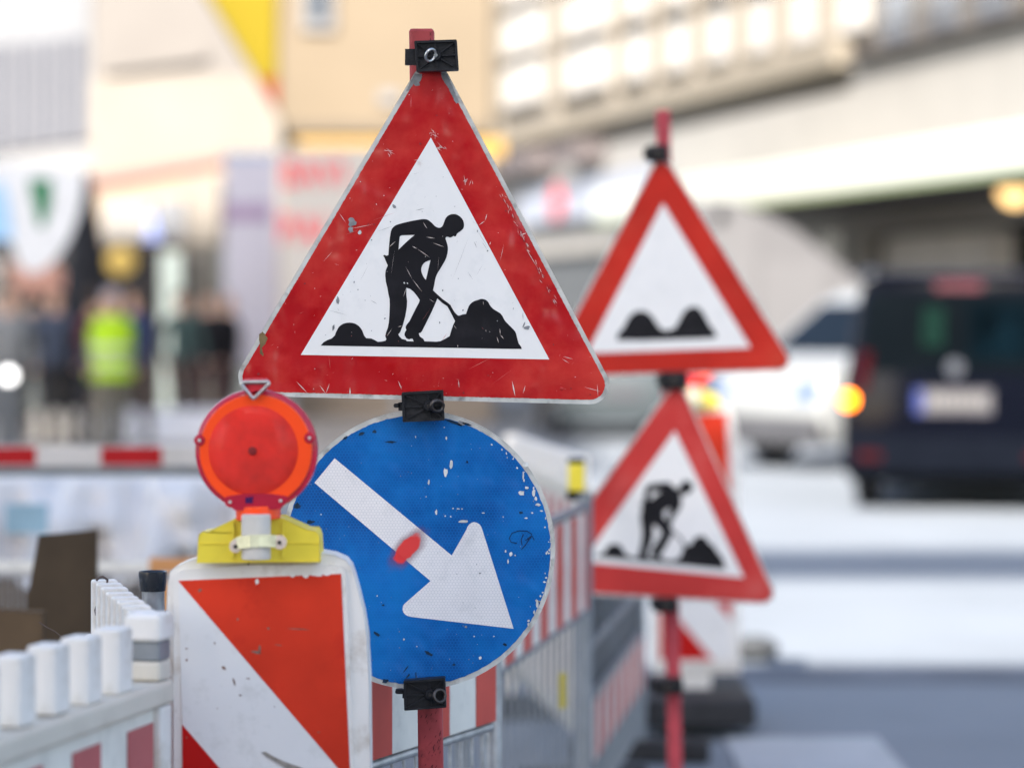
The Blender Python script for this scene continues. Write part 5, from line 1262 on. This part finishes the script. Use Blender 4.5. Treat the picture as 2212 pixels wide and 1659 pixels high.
def clamp2(label, u0, u1, v0, v1, bolt):
    D = D2 - 0.03
    o = thing("sign_clamp", label, "clamp", tuple(W((u0 + u1) / 2, v1, D)), group="black clamps fixing the signs to the poles")
    MB().box(X(u0, D), X(u1, D), D, D + 0.11, Z(v1, D), Z(v0, D)).build("base_plate", M['clamp'], o, bevel=0.006)
    MB().box(X(u0 - 7, D), X(u0, D), D + 0.02, D + 0.07, Z(v1 - 8, D), Z(v0 + 6, D)).build("tongue", M['clamp'], o, bevel=0.003)
    c = W((u0 + u1) / 2, (v0 + v1) / 2, D)
    MB().cyl((c.x, D - 0.02, c.z), (c.x, D - 0.0005, c.z), 0.012).build("bolt", M['dark_steel'], o, smooth=50)
clamp2("small black clamp at the top of the second pole above the hump triangle", 1398, 1444, 313, 349, True)
clamp2("small black clamp between the two blurred triangles", 1427, 1486, 803, 842, True)
clamp2("small black clamp under the tilted works triangle", 1413, 1464, 1291, 1324, True)
clamp2("lowest small black clamp on the bare part of the second pole", 1410, 1476, 1466, 1500, True)

# ---------------------------------------------------------- left mid-ground: plank, tarpaulin, boards
D = 9.5
o = thing("barrier_plank", "red and white barrier plank across the left background", "barrier", (X(250, D), D, 0))
MB().box(X(-600, D), X(560, D), D, D + 0.03, Z(1007, D), Z(963, D)).build("plank", mat("dusty plank white", (0.50, 0.47, 0.44), 0.5, 0.1, 4), o, bevel=0.002)
for a, b_ in ((-600, -475), (-330, -190), (-55, 78), (218, 350), (485, 560)):
    MB().box(X(a, D), X(b_, D), D - 0.002, D - 0.0005, Z(1005, D), Z(965, D)).build("stripe", mat("dark red stripe", (0.34, 0.008, 0.010), 0.5), o)
MB().box(X(-600, D), X(560, D), D + 0.04, D + 0.07, Z(1030, D), Z(1010, D)).build("rail", M['galv_soft'], o)
for u in (-300, 520): MB().box(X(u, D), X(u + 25, D), D + 0.035, D + 0.075, 0, Z(965, D)).build("leg", M['galv_soft'], o)
# tarpaulin covered stack
D = 10.6
tp = MB(); nx, nz = 40, 12; g_ = []
import mathutils
for j in range(nz + 1):
    for i in range(nx + 1):
        u = -160 + 720 * i / nx; v = 1036 + 190 * j / nz
        k = j / nz
        y = D - 0.55 * k ** 0.6 + 0.09 * math.sin(i * 0.55 + 2 * k) + 0.06 * math.sin(i * 1.3 - 3 * k) + mathutils.noise.noise((i * 0.23, j * 0.3, 2)) * 0.14
        p_ = W(u, v, D); p_.z += 0.03 * mathutils.noise.noise((i * 0.2, 0.5, 7)); p_.y = y
        g_.append(p_)
fs = [(j * (nx + 1) + i, (j + 1) * (nx + 1) + i, (j + 1) * (nx + 1) + i + 1, j * (nx + 1) + i + 1) for j in range(nz) for i in range(nx)]
tp.add(g_, fs)
n0 = len(tp.v); back = [Vector((p_.x, D + 1.3, p_.z)) for p_ in g_[:nx + 1]]
tp.add(g_[:nx + 1] + back, [(i, i + 1, nx + 2 + i, nx + 1 + i) for i in range(nx)])
o = thing("covered_stack", "pile of materials under a crumpled white tarpaulin behind the warning lamp", "pile", (X(200, D), D, 0))
tp.build("tarpaulin", M['tarp'], o, smooth=70)
MB().box(X(-140, D), X(540, D), D + 0.25, D + 1.25, 0.12, Z(1060, D)).build("stack", M['wood2'], o)
for u in (-120, 200, 500): MB().box(X(u, D), X(u + 50, D), D + 0.2, D + 1.2, 0, 0.119).build("bearer", M['wood'], o)
MB().box(X(75, D), X(160, D), D - 0.62, D - 0.58, Z(1125, D), Z(1065, D)).build("blue_label", mat("pale blue label", (0.28, 0.42, 0.50), 0.5), o)
# wooden boards
D = 7.0
o = thing("wooden_board", "dark brown wooden board standing upright behind the white pickets", "board", (X(125, D), D, 0), group="wooden boards by the pickets")
MB().prism([P2([(85, 1158), (205, 1148), (208, 1700), (48, 1700), (60, 1300)], D)], D, D + 0.03).build("panel", M['wood'], o, bevel=0.003)
MB().box(X(60, D), X(200, D), D - 0.02, D + 0.05, 0.0, 0.05).build("bearer", M['wood'], o)
MB().box(X(130, D), X(150, D), D + 0.031, D + 0.06, 0.05, Z(1170, D)).build("batten", M['wood'], o)
D = 6.6
o = thing("wooden_board", "lower lighter brown wooden board at the left edge behind the pickets", "board", (X(30, D), D, 0), group="wooden boards by the pickets")
MB().prism([P2([(-60, 1318), (92, 1322), (95, 1700), (-60, 1700)], D)], D, D + 0.03).build("panel", M['wood2'], o, bevel=0.003)
MB().box(X(-50, D), X(90, D), D - 0.02, D + 0.05, 0.0, 0.05).build("bearer", M['wood'], o)
D = 8.0
o = thing("crate", "pale orange wooden crate seen just above the beacon's left shoulder", "crate", (X(380, D), D, 0))
for k in range(4):
    MB().box(X(322, D), X(470, D), D, D + 0.02, Z(1236, D) - k * 0.11, Z(1206, D) - k * 0.11 if k == 0 else Z(1236, D) - k * 0.11 + 0.08).build("slat", M['wood3'], o, bevel=0.002)
for u in (324, 455): MB().box(X(u, D), X(u + 14, D), D + 0.021, D + 0.05, 0, Z(1206, D)).build("corner_post", M['wood3'], o)
D = 8.6
FDm = metal_barrier("plain grey barred barrier behind the black capped tube", (X(-60, D), D), (X(420, D), D), Z(1212, D) - 0.03, Z(1212, D), 0.1, False, galv='galv', bar_gap=0.03, top_rail=False, low=0.15)
for ch in list(FDm.children):
    if ch.name.startswith("stripe"): bpy.data.objects.remove(ch)

# sandbag / dark lump and rubber foot on the shaded road edge
o = thing("sandbag", "dark sandbag lying on the road right of the far beacon", "sandbag", (X(1625, 13.2), 13.2, 0))
MB().ball((X(1628, 13.2), 13.2, 0.055), 0.12, 18, sx=1.0, sy=0.8, sz=0.5).build("bag", mat("dark sack", (0.05, 0.052, 0.055), 0.9, 0.3, 20), o, smooth=70)
MB().ball((X(1628, 13.2) - 0.12, 13.2, 0.06), 0.03, 10).build("knot", M['wire'], o, smooth=60)
